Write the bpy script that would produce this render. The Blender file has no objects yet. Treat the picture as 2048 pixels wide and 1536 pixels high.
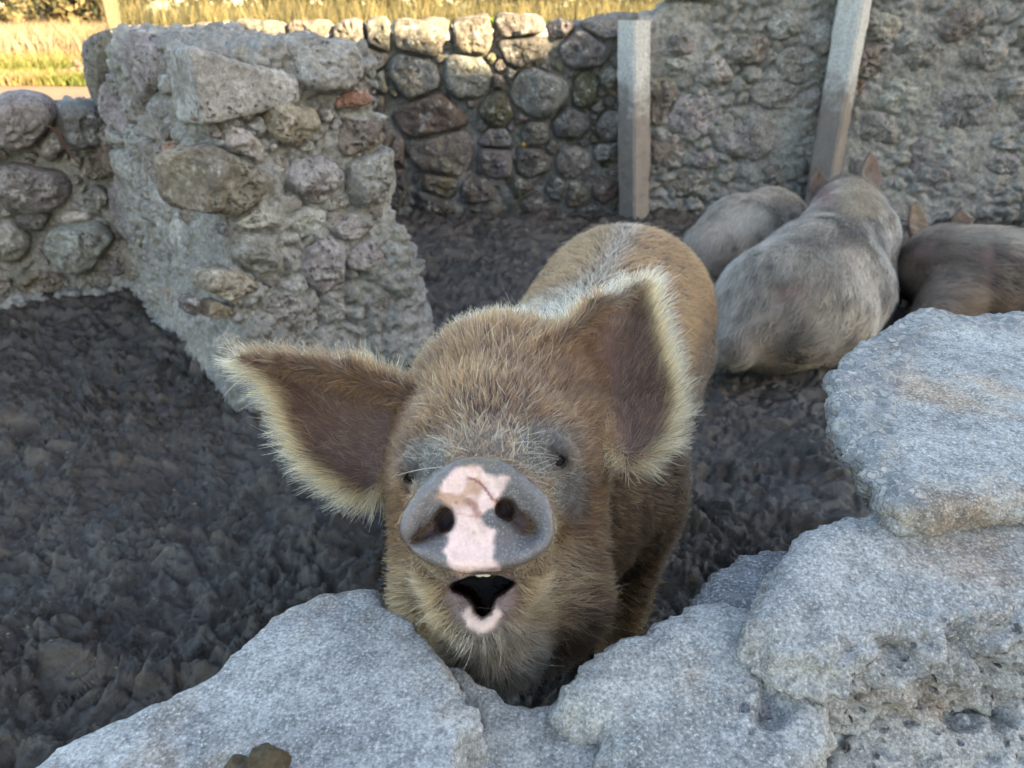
import bpy, math, time
import numpy as np

T0 = time.time()
rng = np.random.default_rng(11)
scene = bpy.context.scene

# ------------------------------------------------------------------ camera, sky, sun, exposure
CAM_H, PITCH, FPX = 1.2, math.radians(26.0), 1480.0      # eye height, downward tilt, focal length in photo pixels
cam_data = bpy.data.cameras.new('camera')
cam = bpy.data.objects.new('camera', cam_data)
scene.collection.objects.link(cam)
cam.location = (0, 0, CAM_H)
cam.rotation_euler = (math.pi / 2 - PITCH, 0, 0)
cam_data.sensor_width = 36.0
cam_data.lens = 36.0 * FPX / 2048.0
cam_data.clip_start, cam_data.clip_end = 0.02, 3000.0
cam_data.dof.use_dof = True
cam_data.dof.focus_distance = 0.83
cam_data.dof.aperture_fstop = 7.5
scene.camera = cam

SUN_EL, SUN_AZ = math.radians(20.0), math.radians(52.0)   # azimuth: swung from behind the camera to its right
SUN_TO = np.array([math.sin(SUN_AZ) * math.cos(SUN_EL), -math.cos(SUN_AZ) * math.cos(SUN_EL), math.sin(SUN_EL)])
world = bpy.data.worlds.new('World')
scene.world = world
world.use_nodes = True
wn = world.node_tree
wn.nodes.clear()
sky = wn.nodes.new('ShaderNodeTexSky')
sky.sky_type = 'NISHITA'
sky.sun_disc = False
sky.sun_elevation = SUN_EL
sky.sun_rotation = math.atan2(SUN_TO[0], SUN_TO[1])
sky.air_density, sky.dust_density, sky.ozone_density = 1.0, 1.2, 0.6
bg = wn.nodes.new('ShaderNodeBackground')
bg.inputs['Strength'].default_value = 0.062
wo = wn.nodes.new('ShaderNodeOutputWorld')
wn.links.new(sky.outputs[0], bg.inputs['Color'])
wn.links.new(bg.outputs[0], wo.inputs['Surface'])

sun_data = bpy.data.lights.new('sun', 'SUN')
sun_data.energy, sun_data.angle, sun_data.color = 4.2, math.radians(0.5), (1.0, 0.83, 0.57)
sun = bpy.data.objects.new('sun', sun_data)
scene.collection.objects.link(sun)
from mathutils import Vector
sun.rotation_euler = Vector(SUN_TO).to_track_quat('Z', 'Y').to_euler()

vs = scene.view_settings
vs.view_transform, vs.look, vs.gamma, vs.use_curve_mapping = 'Standard', 'None', 1.0, False
vs.exposure = 3.76
vs.use_white_balance = True                    # camera balanced for open shade
vs.white_balance_temperature, vs.white_balance_tint = 7600, 10
scene.cycles.use_denoising = True
scene.cycles.use_adaptive_sampling = True
scene.cycles.adaptive_threshold = 0.01
scene.cycles.max_bounces = 6
scene.cycles.transparent_max_bounces = 4

# ------------------------------------------------------------------ pixel <-> place
FW = np.array([0, math.cos(PITCH), -math.sin(PITCH)])
UP = np.array([0, math.sin(PITCH), math.cos(PITCH)])
RT = np.array([1.0, 0, 0])
CAM = np.array([0, 0, CAM_H])

def ray(px, py):
    px, py = np.asarray(px, float), np.asarray(py, float)
    return FW + ((px - 1024) / FPX)[..., None] * RT + ((768 - py) / FPX)[..., None] * UP

def at_depth(px, py, d):
    return CAM + ray(px, py) * np.asarray(d, float)[..., None]

def on_plane(px, py, p0, n):
    r = ray(px, py)
    return CAM + r * ((np.dot(np.asarray(p0) - CAM, n)) / (r @ np.asarray(n)))[..., None]

def on_z(px, py, z):
    return on_plane(px, py, (0, 0, z), np.array([0, 0, 1.0]))

def to_px(P):
    Q = P - CAM
    d = Q @ FW
    return 1024 + FPX * (Q @ RT) / d, 768 - FPX * (Q @ UP) / d, d

# ------------------------------------------------------------------ noise
def _hash(ix, iy, iz, seed):
    h = (ix.astype(np.uint32) * np.uint32(374761393)) ^ (iy.astype(np.uint32) * np.uint32(668265263)) ^ (iz.astype(np.uint32) * np.uint32(2147483647)) ^ np.uint32((seed * 974711 + 12345) & 0xffffffff)
    h = (h ^ (h >> np.uint32(13))) * np.uint32(1274126177)
    h = (h ^ (h >> np.uint32(16))) * np.uint32(2246822519)
    return ((h ^ (h >> np.uint32(15))) & np.uint32(0xffff)).astype(np.float32) / 32767.5 - 1.0

def vnoise(P, seed=0):
    P = np.asarray(P, np.float32)
    F = np.floor(P)
    t = P - F
    t = t * t * t * (t * (t * 6 - 15) + 10)
    I = F.astype(np.int64)
    x, y, z = I[:, 0], I[:, 1], I[:, 2]
    tx, ty, tz = t[:, 0], t[:, 1], t[:, 2]
    def L(dy, dz):
        a, b = _hash(x, y + dy, z + dz, seed), _hash(x + 1, y + dy, z + dz, seed)
        return a + (b - a) * tx
    a, b, c, d = L(0, 0), L(1, 0), L(0, 1), L(1, 1)
    a = a + (b - a) * ty
    c = c + (d - c) * ty
    return a + (c - a) * tz

def fbm(P, freq, octaves=4, gain=0.5, seed=0, ridge=False):
    s, a, tot = 0, 1.0, 0
    P = np.asarray(P, np.float32) * freq
    for o in range(octaves):
        n = vnoise(P, seed + o * 17)
        s = s + a * ((1 - 2 * np.abs(n)) if ridge else n)
        tot += a
        a *= gain
        P = P * 2.03 + 7.1
    return s / tot

def worley(P, freq, seed=0):
    """Distances to the nearest and second nearest scattered points."""
    P = np.asarray(P, np.float32) * freq
    I = np.floor(P).astype(np.int64)
    f1 = np.full(len(P), 9.0, np.float32); f2 = f1.copy()
    for dx in (-1, 0, 1):
        for dy in (-1, 0, 1):
            for dz in (-1, 0, 1):
                c = I + np.array([dx, dy, dz])
                j = np.stack([_hash(c[:, 0], c[:, 1], c[:, 2], seed + k) for k in range(3)], 1) * 0.5 + 0.5
                d = np.linalg.norm(c + j - P, axis=1)
                f2 = np.minimum(f2, np.maximum(f1, d)); f1 = np.minimum(f1, d)
    return f1, f2

def ss(x, a, b):
    t = np.clip((x - a) / (b - a), 0, 1)
    return t * t * (3 - 2 * t)

# ------------------------------------------------------------------ signed distance shapes and their surface
def smin(a, b, k):
    h = np.clip(k - np.abs(a - b), 0, None) / k
    return np.minimum(a, b) - h * h * k * 0.25

def smax(a, b, k):
    return -smin(-a, -b, k)

def d_cone(P, a, ra, b, rb):
    a, b = np.asarray(a, float), np.asarray(b, float)
    ab = b - a
    t = np.clip(((P - a) @ ab) / (ab @ ab), 0, 1)
    return np.linalg.norm(P - a - t[:, None] * ab, axis=1) - (ra + (rb - ra) * t)

def d_ell(P, c, r, axes=None):
    Q = P - np.asarray(c, float)
    if axes is not None:
        Q = Q @ np.asarray(axes).T
    r = np.asarray(r, float)
    k0 = np.linalg.norm(Q / r, axis=1)
    k1 = np.linalg.norm(Q / (r * r), axis=1) + 1e-9
    return k0 * (k0 - 1) / k1

def d_poly(U, poly):
    poly = np.asarray(poly, float)
    d = np.full(len(U), 1e9)
    inside = np.zeros(len(U), bool)
    n = len(poly)
    for i in range(n):
        a, b = poly[i], poly[(i + 1) % n]
        e, w = b - a, U - a
        t = np.clip((w @ e) / (e @ e), 0, 1)
        d = np.minimum(d, ((w - t[:, None] * e) ** 2).sum(1))
        if a[1] != b[1]:
            c = (a[1] > U[:, 1]) != (b[1] > U[:, 1])
            inside ^= c & (U[:, 0] < (b[0] - a[0]) * (U[:, 1] - a[1]) / (b[1] - a[1]) + a[0])
    d = np.sqrt(d)
    return np.where(inside, -d, d)

def axis_nodes(segments, B=8):
    """Grid lines along one axis from (start, end, step) runs, padded to whole blocks."""
    x = [segments[0][0]]
    for a, b, st in segments:
        n = max(1, int(round((b - x[-1]) / st)))
        x += list(x[-1] + (b - x[-1]) * np.arange(1, n + 1) / n)
    st = segments[-1][2]
    while len(x) % B:
        x.append(x[-1] + st)
    return np.array(x)

def surface(f, lo, hi, h, B=8, margin=1.45, newton=2, axes=None):
    """Mesh the zero level of f with naive surface nets, evaluated only near the surface."""
    if axes is None:
        axes = []
        for i in range(3):
            n = int(np.ceil((hi[i] - lo[i]) / (h * B))) * B
            axes.append(lo[i] + np.arange(n) * h)
    n = np.array([len(a) for a in axes])
    nb = n // B
    blk = [a.reshape(-1, B) for a in axes]
    bc = [(b[:, 0] + b[:, -1]) / 2 for b in blk]
    bw = [(b[:, -1] - b[:, 0]) * B / (B - 1) for b in blk]
    G = np.stack(np.meshgrid(*bc, indexing='ij'), -1).reshape(-1, 3)
    W = np.stack(np.meshgrid(*bw, indexing='ij'), -1).reshape(-1, 3)
    fc = f(G)
    near = np.abs(fc) < 0.5 * np.linalg.norm(W, axis=1) * margin
    D = np.repeat(np.repeat(np.repeat(fc.reshape(nb).astype(np.float32), B, 0), B, 1), B, 2)
    off = np.stack(np.meshgrid(*[np.arange(B)] * 3, indexing='ij'), -1).reshape(-1, 3)
    bi = np.stack(np.unravel_index(np.nonzero(near)[0], nb), 1)
    for s in range(0, len(bi), 600):
        idx = (bi[s:s + 600, None, :] * B + off[None]).reshape(-1, 3)
        D[idx[:, 0], idx[:, 1], idx[:, 2]] = f(np.stack([axes[i][idx[:, i]] for i in range(3)], 1))
    S = D < 0
    cnt = np.zeros(n - 1, np.int8)
    cor = [(i, j, k) for i in (0, 1) for j in (0, 1) for k in (0, 1)]
    sl = lambda o, m: slice(o, m - 1 + o)
    for i, j, k in cor:
        cnt += S[sl(i, n[0]), sl(j, n[1]), sl(k, n[2])]
    act = (cnt > 0) & (cnt < 8)
    ci = np.stack(np.nonzero(act), 1)
    vid = np.full(n - 1, -1, np.int32)
    vid[act] = np.arange(len(ci))
    acc, w = np.zeros((len(ci), 3)), np.zeros(len(ci))
    val = {c: D[ci[:, 0] + c[0], ci[:, 1] + c[1], ci[:, 2] + c[2]] for c in cor}
    for a in cor:
        for ax in range(3):
            if a[ax] == 0:
                b = list(a); b[ax] = 1; b = tuple(b)
                va, vb = val[a], val[b]
                m = (va < 0) != (vb < 0)
                t = np.where(m, va / np.where(m, va - vb, 1), 0)
                p = np.tile(np.array(a, float), (len(ci), 1))
                p[:, ax] = t
                acc += p * m[:, None]
                w += m
    fr_ = acc / w[:, None]
    V = np.stack([axes[i][ci[:, i]] + fr_[:, i] * (axes[i][ci[:, i] + 1] - axes[i][ci[:, i]]) for i in range(3)], 1)
    cell = np.stack([axes[i][ci[:, i] + 1] - axes[i][ci[:, i]] for i in range(3)], 1).min(1)
    faces = []
    for ax in range(3):
        o1, o2 = [(1, 2), (2, 0), (0, 1)][ax]
        s0 = [slice(None)] * 3; s1 = [slice(None)] * 3
        s0[ax], s1[ax] = slice(0, n[ax] - 1), slice(1, n[ax])
        for o in (o1, o2):
            s0[o] = s1[o] = slice(1, n[o] - 1)
        A, Bb = S[tuple(s0)], S[tuple(s1)]
        e = np.stack(np.nonzero(A != Bb), 1)
        flip = A[tuple(e.T)]
        e[:, o1] += 1; e[:, o2] += 1
        q = []
        for u, v in ((-1, -1), (0, -1), (0, 0), (-1, 0)):
            c = e.copy(); c[:, o1] += u; c[:, o2] += v
            q.append(vid[c[:, 0], c[:, 1], c[:, 2]])
        q = np.stack(q, 1)
        q[~flip] = q[~flip][:, ::-1]
        faces.append(q)
    Q = np.concatenate(faces)
    Q = Q[(Q >= 0).all(1)]
    for _ in range(newton):
        g = grad(f, V, 0.0015)
        gl = np.linalg.norm(g, axis=1)
        step = f(V) / np.maximum(gl, 0.3)
        V = V - g / np.maximum(gl, 1e-6)[:, None] * np.clip(step, -cell * 0.7, cell * 0.7)[:, None]
    return V, Q

def grad(f, P, e):
    g = np.zeros_like(P)
    for i in range(3):
        d = np.zeros(3); d[i] = e
        g[:, i] = (f(P + d) - f(P - d)) / (2 * e)
    return g

def vert_normals(V, Q):
    fn = np.cross(V[Q[:, 2]] - V[Q[:, 0]], V[Q[:, 3]] - V[Q[:, 1]])
    N = np.zeros_like(V)
    for i in range(4):
        np.add.at(N, Q[:, i], fn)
    return N / np.maximum(np.linalg.norm(N, axis=1), 1e-12)[:, None]

# ------------------------------------------------------------------ objects
COL = scene.collection

def link(o, parent=None):
    COL.objects.link(o)
    if parent is not None:
        o.parent = parent
        if parent.type == 'EMPTY':
            o.location = -np.array(parent.location)      # vertices stay in place coordinates
    return o

def tag(o, label=None, cat=None, group=None, kind=None):
    for k, v in (('label', label), ('category', cat), ('group', group), ('kind', kind)):
        if v:
            o[k] = v
    return o

def thing(name, loc, label, cat, group=None):
    o = bpy.data.objects.new(name, None)
    o.empty_display_size = 0.1
    o.location = loc
    COL.objects.link(o)
    return tag(o, label, cat, group, 'thing')

def mesh_obj(name, V, F, mat, parent=None, smooth=True, cols=None, attrs=None):
    me = bpy.data.meshes.new(name)
    V = np.ascontiguousarray(V, np.float32)
    if not isinstance(F, list):
        k = F.shape[1]
        me.vertices.add(len(V)); me.vertices.foreach_set('co', V.ravel())
        me.loops.add(F.size); me.loops.foreach_set('vertex_index', F.astype(np.int32).ravel())
        me.polygons.add(len(F))
        me.polygons.foreach_set('loop_start', np.arange(0, F.size, k, dtype=np.int32))
        me.update(calc_edges=True)
    else:
        me.from_pydata(V.tolist(), [], [list(f) for f in F])
    me.validate()
    me.polygons.foreach_set('use_smooth', np.full(len(me.polygons), smooth))
    if cols is not None:
        a = me.color_attributes.new('col', 'FLOAT_COLOR', 'POINT')
        c = np.ones((len(V), 4), np.float32); c[:, :3] = cols
        a.data.foreach_set('color', c.ravel())
    for k, v in (attrs or {}).items():
        a = me.attributes.new(k, 'FLOAT', 'POINT')
        a.data.foreach_set('value', np.asarray(v, np.float32))
    me.materials.append(mat)
    o = bpy.data.objects.new(name, me)
    # carry the vertices in place coordinates unless the parent already has an offset
    return link(o, parent)

# ------------------------------------------------------------------ materials
class NT:
    def __init__(self, name):
        self.m = bpy.data.materials.new(name)
        self.m.use_nodes = True
        self.t = self.m.node_tree
        self.b = self.t.nodes['Principled BSDF']
        self.out = self.t.nodes['Material Output']
        self.geo = self.n('ShaderNodeNewGeometry')
        self.P = self.geo.outputs['Position']
    def n(self, typ, **kw):
        nd = self.t.nodes.new(typ)
        for k, v in kw.items():
            setattr(nd, k, v)
        return nd
    def put(self, sock, v):
        if hasattr(v, 'is_output') or isinstance(v, bpy.types.NodeSocket):
            self.t.links.new(v, sock)
        else:
            if isinstance(v, (tuple, list)) and len(v) == 3 and len(sock.default_value) == 4:
                v = (*v, 1)
            sock.default_value = v
    def noise(self, scale, detail=5, rough=0.6, vec=None, typ='FBM'):
        nd = self.n('ShaderNodeTexNoise')
        self.put(nd.inputs['Vector'], vec if vec is not None else self.P)
        nd.inputs['Scale'].default_value = scale
        nd.inputs['Detail'].default_value = detail
        nd.inputs['Roughness'].default_value = rough
        return nd.outputs['Fac']
    def voro(self, scale, feature='F1', out='Distance', vec=None, rnd=1.0):
        nd = self.n('ShaderNodeTexVoronoi', feature=feature)
        self.put(nd.inputs['Vector'], vec if vec is not None else self.P)
        nd.inputs['Scale'].default_value = scale
        nd.inputs['Randomness'].default_value = rnd
        return nd.outputs[out]
    def ramp(self, fac, stops, interp='LINEAR'):
        nd = self.n('ShaderNodeValToRGB')
        nd.color_ramp.interpolation = interp
        e = nd.color_ramp.elements
        while len(e) < len(stops):
            e.new(0.5)
        for el, (p, c) in zip(e, stops):
            el.position = p
            el.color = (c, c, c, 1) if isinstance(c, (int, float)) else (*c, 1)
        self.put(nd.inputs[0], fac)
        return nd.outputs[0]
    def mix(self, fac, a, b, mode='MIX'):
        nd = self.n('ShaderNodeMix', data_type='RGBA', blend_type=mode)
        self.put(nd.inputs[0], fac); self.put(nd.inputs[6], a); self.put(nd.inputs[7], b)
        return nd.outputs[2]
    def math(self, op, a, b=0.0):
        nd = self.n('ShaderNodeMath', operation=op)
        self.put(nd.inputs[0], a); self.put(nd.inputs[1], b)
        return nd.outputs[0]
    def warp(self, freq, amount):
        nd = self.n('ShaderNodeTexNoise')
        self.put(nd.inputs['Vector'], self.P)
        nd.inputs['Scale'].default_value = freq
        a = self.n('ShaderNodeVectorMath', operation='SCALE')
        self.put(a.inputs[0], nd.outputs['Color']); a.inputs['Scale'].default_value = amount
        b = self.n('ShaderNodeVectorMath', operation='ADD')
        self.put(b.inputs[0], self.P); self.put(b.inputs[1], a.outputs[0])
        return b.outputs[0]
    def scale(self, v):
        nd = self.n('ShaderNodeMapping')
        self.put(nd.inputs['Vector'], self.P)
        nd.inputs['Scale'].default_value = v
        return nd.outputs[0]
    def bump(self, h, strength, dist, prev=None):
        nd = self.n('ShaderNodeBump')
        nd.inputs['Strength'].default_value = strength
        nd.inputs['Distance'].default_value = dist
        self.put(nd.inputs['Height'], h)
        if prev is not None:
            self.put(nd.inputs['Normal'], prev)
        return nd.outputs[0]
    def attr(self, name, out='Color'):
        nd = self.n('ShaderNodeAttribute', attribute_name=name)
        return nd.outputs[out]
    def objcol(self):
        return self.n('ShaderNodeObjectInfo').outputs['Color']
    def done(self, color, rough=0.9, normal=None, spec=0.3, **kw):
        self.put(self.b.inputs['Base Color'], color)
        self.put(self.b.inputs['Roughness'], rough)
        self.b.inputs['Specular IOR Level'].default_value = spec
        if normal is not None:
            self.put(self.b.inputs['Normal'], normal)
        for k, v in kw.items():
            self.put(self.b.inputs[k], v)
        return self.m

def mat_wall_stone(pit_scale=55, pit=0.8):
    """Weathered volcanic rubble: tinted by the object colour, grain, pits and pale lichen."""
    k = NT('wall_stone')
    big = k.noise(7, 4, 0.6)
    fine = k.noise(60, 6, 0.7)
    c = k.mix(k.ramp(big, [(0.32, 0.0), (0.68, 1.0)]), k.mix(1.0, k.objcol(), (0.52, 0.50, 0.48), 'MULTIPLY'), k.objcol())
    c = k.mix(k.ramp(fine, [(0.35, 0.85), (0.62, 0.0)]), c, k.mix(1.0, c, (0.38, 0.36, 0.35), 'MULTIPLY'))
    lich = k.math('MULTIPLY', k.ramp(k.noise(16, 6, 0.75), [(0.54, 0), (0.66, 1)]), k.ramp(fine, [(0.4, 0.2), (0.65, 0.9)]))
    c = k.mix(lich, c, (0.46, 0.47, 0.45))
    c = k.mix(k.ramp(k.noise(3.2, 5, 0.7), [(0.56, 0), (0.72, 0.4)]), c, (0.13, 0.14, 0.07))
    pits = k.ramp(k.voro(pit_scale, vec=k.warp(40, 0.02)), [(0.08, 0.0), (0.42, 1.0)])
    holes = k.math('MULTIPLY', k.math('SUBTRACT', 1.0, pits), k.ramp(k.noise(12, 3), [(0.45, 0), (0.6, 1)]))
    c = k.mix(holes, c, k.mix(1.0, c, (0.35, 0.33, 0.31), 'MULTIPLY'))
    n = k.bump(k.math('SUBTRACT', 0.0, holes), pit, 0.012)
    n = k.bump(fine, 0.7, 0.008, n)
    n = k.bump(k.noise(22, 5, 0.65), 0.6, 0.02, n)
    return k.done(c, 0.93, n, 0.2)

def mat_mortar():
    k = NT('old_mortar')
    a = k.noise(5, 5, 0.65)
    b = k.noise(45, 6, 0.75)
    c = k.ramp(a, [(0.3, (0.26, 0.262, 0.252)), (0.5, (0.37, 0.373, 0.357)), (0.7, (0.47, 0.472, 0.45))])
    c = k.mix(1.0, c, k.objcol(), 'MULTIPLY')
    c = k.mix(k.ramp(b, [(0.36, 0.75), (0.62, 0.0)]), c, k.mix(1.0, c, (0.42, 0.41, 0.40), 'MULTIPLY'))
    c = k.mix(k.ramp(k.noise(3.2, 5, 0.7), [(0.56, 0), (0.72, 0.4)]), c, (0.14, 0.15, 0.075))
    peb = k.ramp(k.voro(95, out='Color'), [(0.0, 0.5), (1.0, 1.15)])
    c = k.mix(0.55, c, k.mix(1.0, c, peb, 'MULTIPLY'))
    n = k.bump(b, 0.9, 0.012)
    n = k.bump(k.noise(18, 6, 0.7), 0.7, 0.03, n)
    return k.done(c, 0.95, n, 0.15)

def mat_concrete():
    """Broken concrete of the near wall: pale grey, sand grain, small aggregate, warm and bluish stains."""
    k = NT('broken_concrete')
    a, b = k.noise(9, 5, 0.6), k.noise(310, 4, 0.75)
    m = k.noise(60, 5, 0.7)
    c = k.ramp(a, [(0.3, (0.25, 0.25, 0.245)), (0.5, (0.36, 0.36, 0.35)), (0.7, (0.47, 0.465, 0.44))])
    c = k.mix(1.0, c, k.objcol(), 'MULTIPLY')
    warm = k.ramp(k.noise(5.5, 4, 0.6, vec=k.scale((1, 1, 2.2))), [(0.52, 0), (0.66, 0.8)])
    c = k.mix(warm, c, k.mix(1.0, c, (1.12, 0.84, 0.62), 'MULTIPLY'))
    c = k.mix(k.ramp(m, [(0.38, 0.75), (0.58, 0)]), c, k.mix(1.0, c, (0.52, 0.52, 0.53), 'MULTIPLY'))
    c = k.mix(k.ramp(b, [(0.36, 0.85), (0.52, 0)]), c, k.mix(1.0, c, (0.38, 0.38, 0.4), 'MULTIPLY'))
    c = k.mix(k.ramp(b, [(0.56, 0), (0.68, 0.8)]), c, (0.66, 0.67, 0.66))
    ag = k.voro(70, out='Color')
    agd = k.ramp(k.voro(70), [(0.10, 1), (0.22, 0)])
    pick = k.math('MULTIPLY', agd, k.ramp(ag, [(0.72, 0), (0.78, 1)]))
    c = k.mix(k.math('MULTIPLY', pick, 0.7), c, k.mix(k.noise(33, 2), (0.18, 0.2, 0.23), (0.6, 0.56, 0.48)))
    n = k.bump(b, 0.5, 0.0014)
    n = k.bump(m, 0.32, 0.0025, n)
    pk = k.math('MULTIPLY', k.math('MULTIPLY', k.ramp(k.voro(75, vec=k.warp(60, 0.016)), [(0.08, 1), (0.34, 0)]), k.ramp(k.noise(22, 4), [(0.42, 0), (0.56, 1)])), k.attr('pock', 'Fac'))
    c = k.mix(k.math('MULTIPLY', pk, 0.7), c, (0.07, 0.07, 0.075))
    n = k.bump(k.math('SUBTRACT', 0.0, pk), 0.9, 0.008, n)
    gs = k.ramp(k.voro(95, out='Color', vec=k.warp(70, 0.012)), [(0.0, (0.08, 0.09, 0.10)), (0.5, (0.20, 0.21, 0.22)), (1.0, (0.50, 0.47, 0.42))])
    edge = k.ramp(k.voro(95, 'DISTANCE_TO_EDGE', vec=k.warp(70, 0.012)), [(0.03, 0), (0.12, 1)])
    grav = k.math('MULTIPLY', k.attr('gravel', 'Fac'), edge)
    c = k.mix(k.math('MULTIPLY', grav, 0.7), c, gs)
    n = k.bump(k.math('MULTIPLY', grav, k.ramp(k.voro(95, out='Color', vec=k.warp(70, 0.012)), [(0, 0.1), (1, 1)])), 0.8, 0.004, n)
    return k.done(c, 0.92, n, 0.2)

def mat_ground():
    k = NT('mud_and_field')
    a = k.noise(2.0, 5, 0.6)
    b = k.noise(55, 6, 0.7)
    s = k.noise(14, 5, 0.6, vec=k.scale((0.7, 1.6, 1)))
    mud = k.ramp(s, [(0.3, (0.014, 0.011, 0.0085)), (0.5, (0.036, 0.029, 0.023)), (0.72, (0.095, 0.078, 0.060))])
    mud = k.mix(k.ramp(a, [(0.4, 0), (0.7, 0.6)]), mud, (0.045, 0.038, 0.032))
    mud = k.mix(k.ramp(b, [(0.58, 0), (0.72, 0.5)]), mud, (0.085, 0.066, 0.046))
    straw = k.math('MULTIPLY', k.ramp(k.noise(90, 3, 0.6, vec=k.scale((0.6, 2.2, 1))), [(0.66, 0), (0.72, 1)]), k.ramp(k.noise(6, 3), [(0.5, 0), (0.6, 1)]))
    mud = k.mix(straw, mud, (0.40, 0.29, 0.16))
    field = k.ramp(k.noise(0.5, 5, 0.65), [(0.3, (0.105, 0.050, 0.030)), (0.5, (0.115, 0.066, 0.036)), (0.7, (0.085, 0.072, 0.028))])
    field = k.mix(k.ramp(k.noise(7, 5), [(0.4, 0.0), (0.7, 0.7)]), field, (0.14, 0.085, 0.055))
    fa = k.attr('field', 'Fac')
    c = k.mix(fa, mud, field)
    wet = k.ramp(k.noise(5, 5, 0.65), [(0.38, 0.30), (0.60, 0.62)])
    r = k.mix(fa, wet, (0.95, 0.95, 0.95))
    n = k.bump(b, 0.8, 0.008)
    n = k.bump(k.noise(130, 4, 0.7), 0.6, 0.004, n)
    n = k.bump(s, 0.5, 0.02, n)
    return k.done(c, r, n, 0.5)

def mat_fur():
    k = NT('fur')
    c = k.attr('col')
    nd = k.n('ShaderNodeBsdfHairPrincipled')
    nd.parametrization = 'COLOR'
    k.put(nd.inputs['Color'], c)
    nd.inputs['Roughness'].default_value = 0.42
    nd.inputs['Radial Roughness'].default_value = 0.55
    k.t.links.new(nd.outputs[0], k.out.inputs['Surface'])
    return k.m

def mat_skin():
    k = NT('pig_skin')
    c = k.attr('col')
    f = k.noise(160, 4, 0.7)
    c = k.mix(k.ramp(f, [(0.3, 0.5), (0.6, 0)]), c, k.mix(1.0, c, (0.6, 0.56, 0.55), 'MULTIPLY'))
    v = k.voro(420)
    c = k.mix(k.math('MULTIPLY', k.ramp(v, [(0.15, 0.6), (0.45, 0)]), k.attr('dots', 'Fac')), c, (0.27, 0.26, 0.255))
    n = k.bump(f, 0.5, 0.003)
    n = k.bump(v, 0.25, 0.0015, n)
    r = k.mix(k.attr('wet', 'Fac'), (0.75, 0.75, 0.75), (0.32, 0.32, 0.32))
    k.b.inputs['Subsurface Weight'].default_value = 0.12
    k.b.inputs['Subsurface Radius'].default_value = (0.008, 0.004, 0.003)
    k.b.inputs['Subsurface Scale'].default_value = 0.6
    return k.done(c, r, n, 0.4)

def mat_plain(name, color, rough=0.6, spec=0.4, var=0.3, scale=40, bump=0.3):
    k = NT(name)
    f = k.noise(scale, 5, 0.65)
    c = k.mix(k.ramp(f, [(0.35, var), (0.65, 0)]), color, tuple(0.45 * x for x in color))
    return k.done(c, rough, k.bump(f, bump, 0.004), spec)

def mat_leaf(name='leaves'):
    k = NT(name)
    c = k.attr('col')
    k.b.inputs['Transmission Weight'].default_value = 0.0
    tr = k.n('ShaderNodeBsdfTranslucent')
    k.put(tr.inputs['Color'], c)
    m = k.done(c, 0.75, None, 0.2)
    mx = k.n('ShaderNodeMixShader')
    mx.inputs[0].default_value = 0.3
    k.t.links.new(k.b.outputs[0], mx.inputs[1]); k.t.links.new(tr.outputs[0], mx.inputs[2])
    k.t.links.new(mx.outputs[0], k.out.inputs['Surface'])
    return m

def mat_wood(name, c1, c2, stain=None):
    k = NT(name)
    g = k.noise(6, 6, 0.7, vec=k.scale((9, 9, 0.7)))
    c = k.mix(k.ramp(g, [(0.3, 0), (0.7, 1)]), c1, c2)
    sp = k.noise(70, 5, 0.7)
    c = k.mix(k.ramp(sp, [(0.36, 0.6), (0.55, 0)]), c, tuple(0.5 * x for x in c1))
    if stain is not None:
        sep = k.n('ShaderNodeSeparateXYZ')
        k.put(sep.inputs[0], k.P)
        h = k.math('ADD', sep.outputs[2], k.math('MULTIPLY', k.math('SUBTRACT', k.noise(5, 5, 0.7), 0.5), 0.75))
        c = k.mix(k.ramp(h, [(stain - 0.10, 0.85), (stain + 0.08, 0.0)]), c, k.mix(k.noise(12, 4), (0.10, 0.085, 0.075), (0.20, 0.165, 0.14)))
    return k.done(c, 0.9, k.bump(g, 0.5, 0.01, k.bump(sp, 0.5, 0.005)), 0.2)

M_STONE, M_MORTAR, M_CONC, M_GROUND = mat_wall_stone(), mat_mortar(), mat_concrete(), mat_ground()
M_FUR, M_SKIN, M_LEAF = mat_fur(), mat_skin(), mat_leaf()

# ------------------------------------------------------------------ ground: trampled mud in the pen, dry field beyond
def axis_steps(fine_lo, fine_hi, step0, step1, far_lo, far_hi):
    c = [fine_lo]
    while c[-1] < fine_hi:
        c.append(c[-1] + step0 + (step1 - step0) * (c[-1] - fine_lo) / (fine_hi - fine_lo))
    hi, lo, s = [], [], 0.05
    x = c[-1]
    while x < far_hi:
        x += s; s *= 1.35; hi.append(min(x, far_hi))
    x, s = c[0], 0.05
    while x > far_lo:
        x -= s; s *= 1.35; lo.append(max(x, far_lo))
    return np.array(lo[::-1] + c + hi)

LOW_A, LOW_DIR = np.array([-1.83, 3.46]), np.array([-0.905, -0.425])
LOW_N = np.array([0.425, -0.905])

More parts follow.
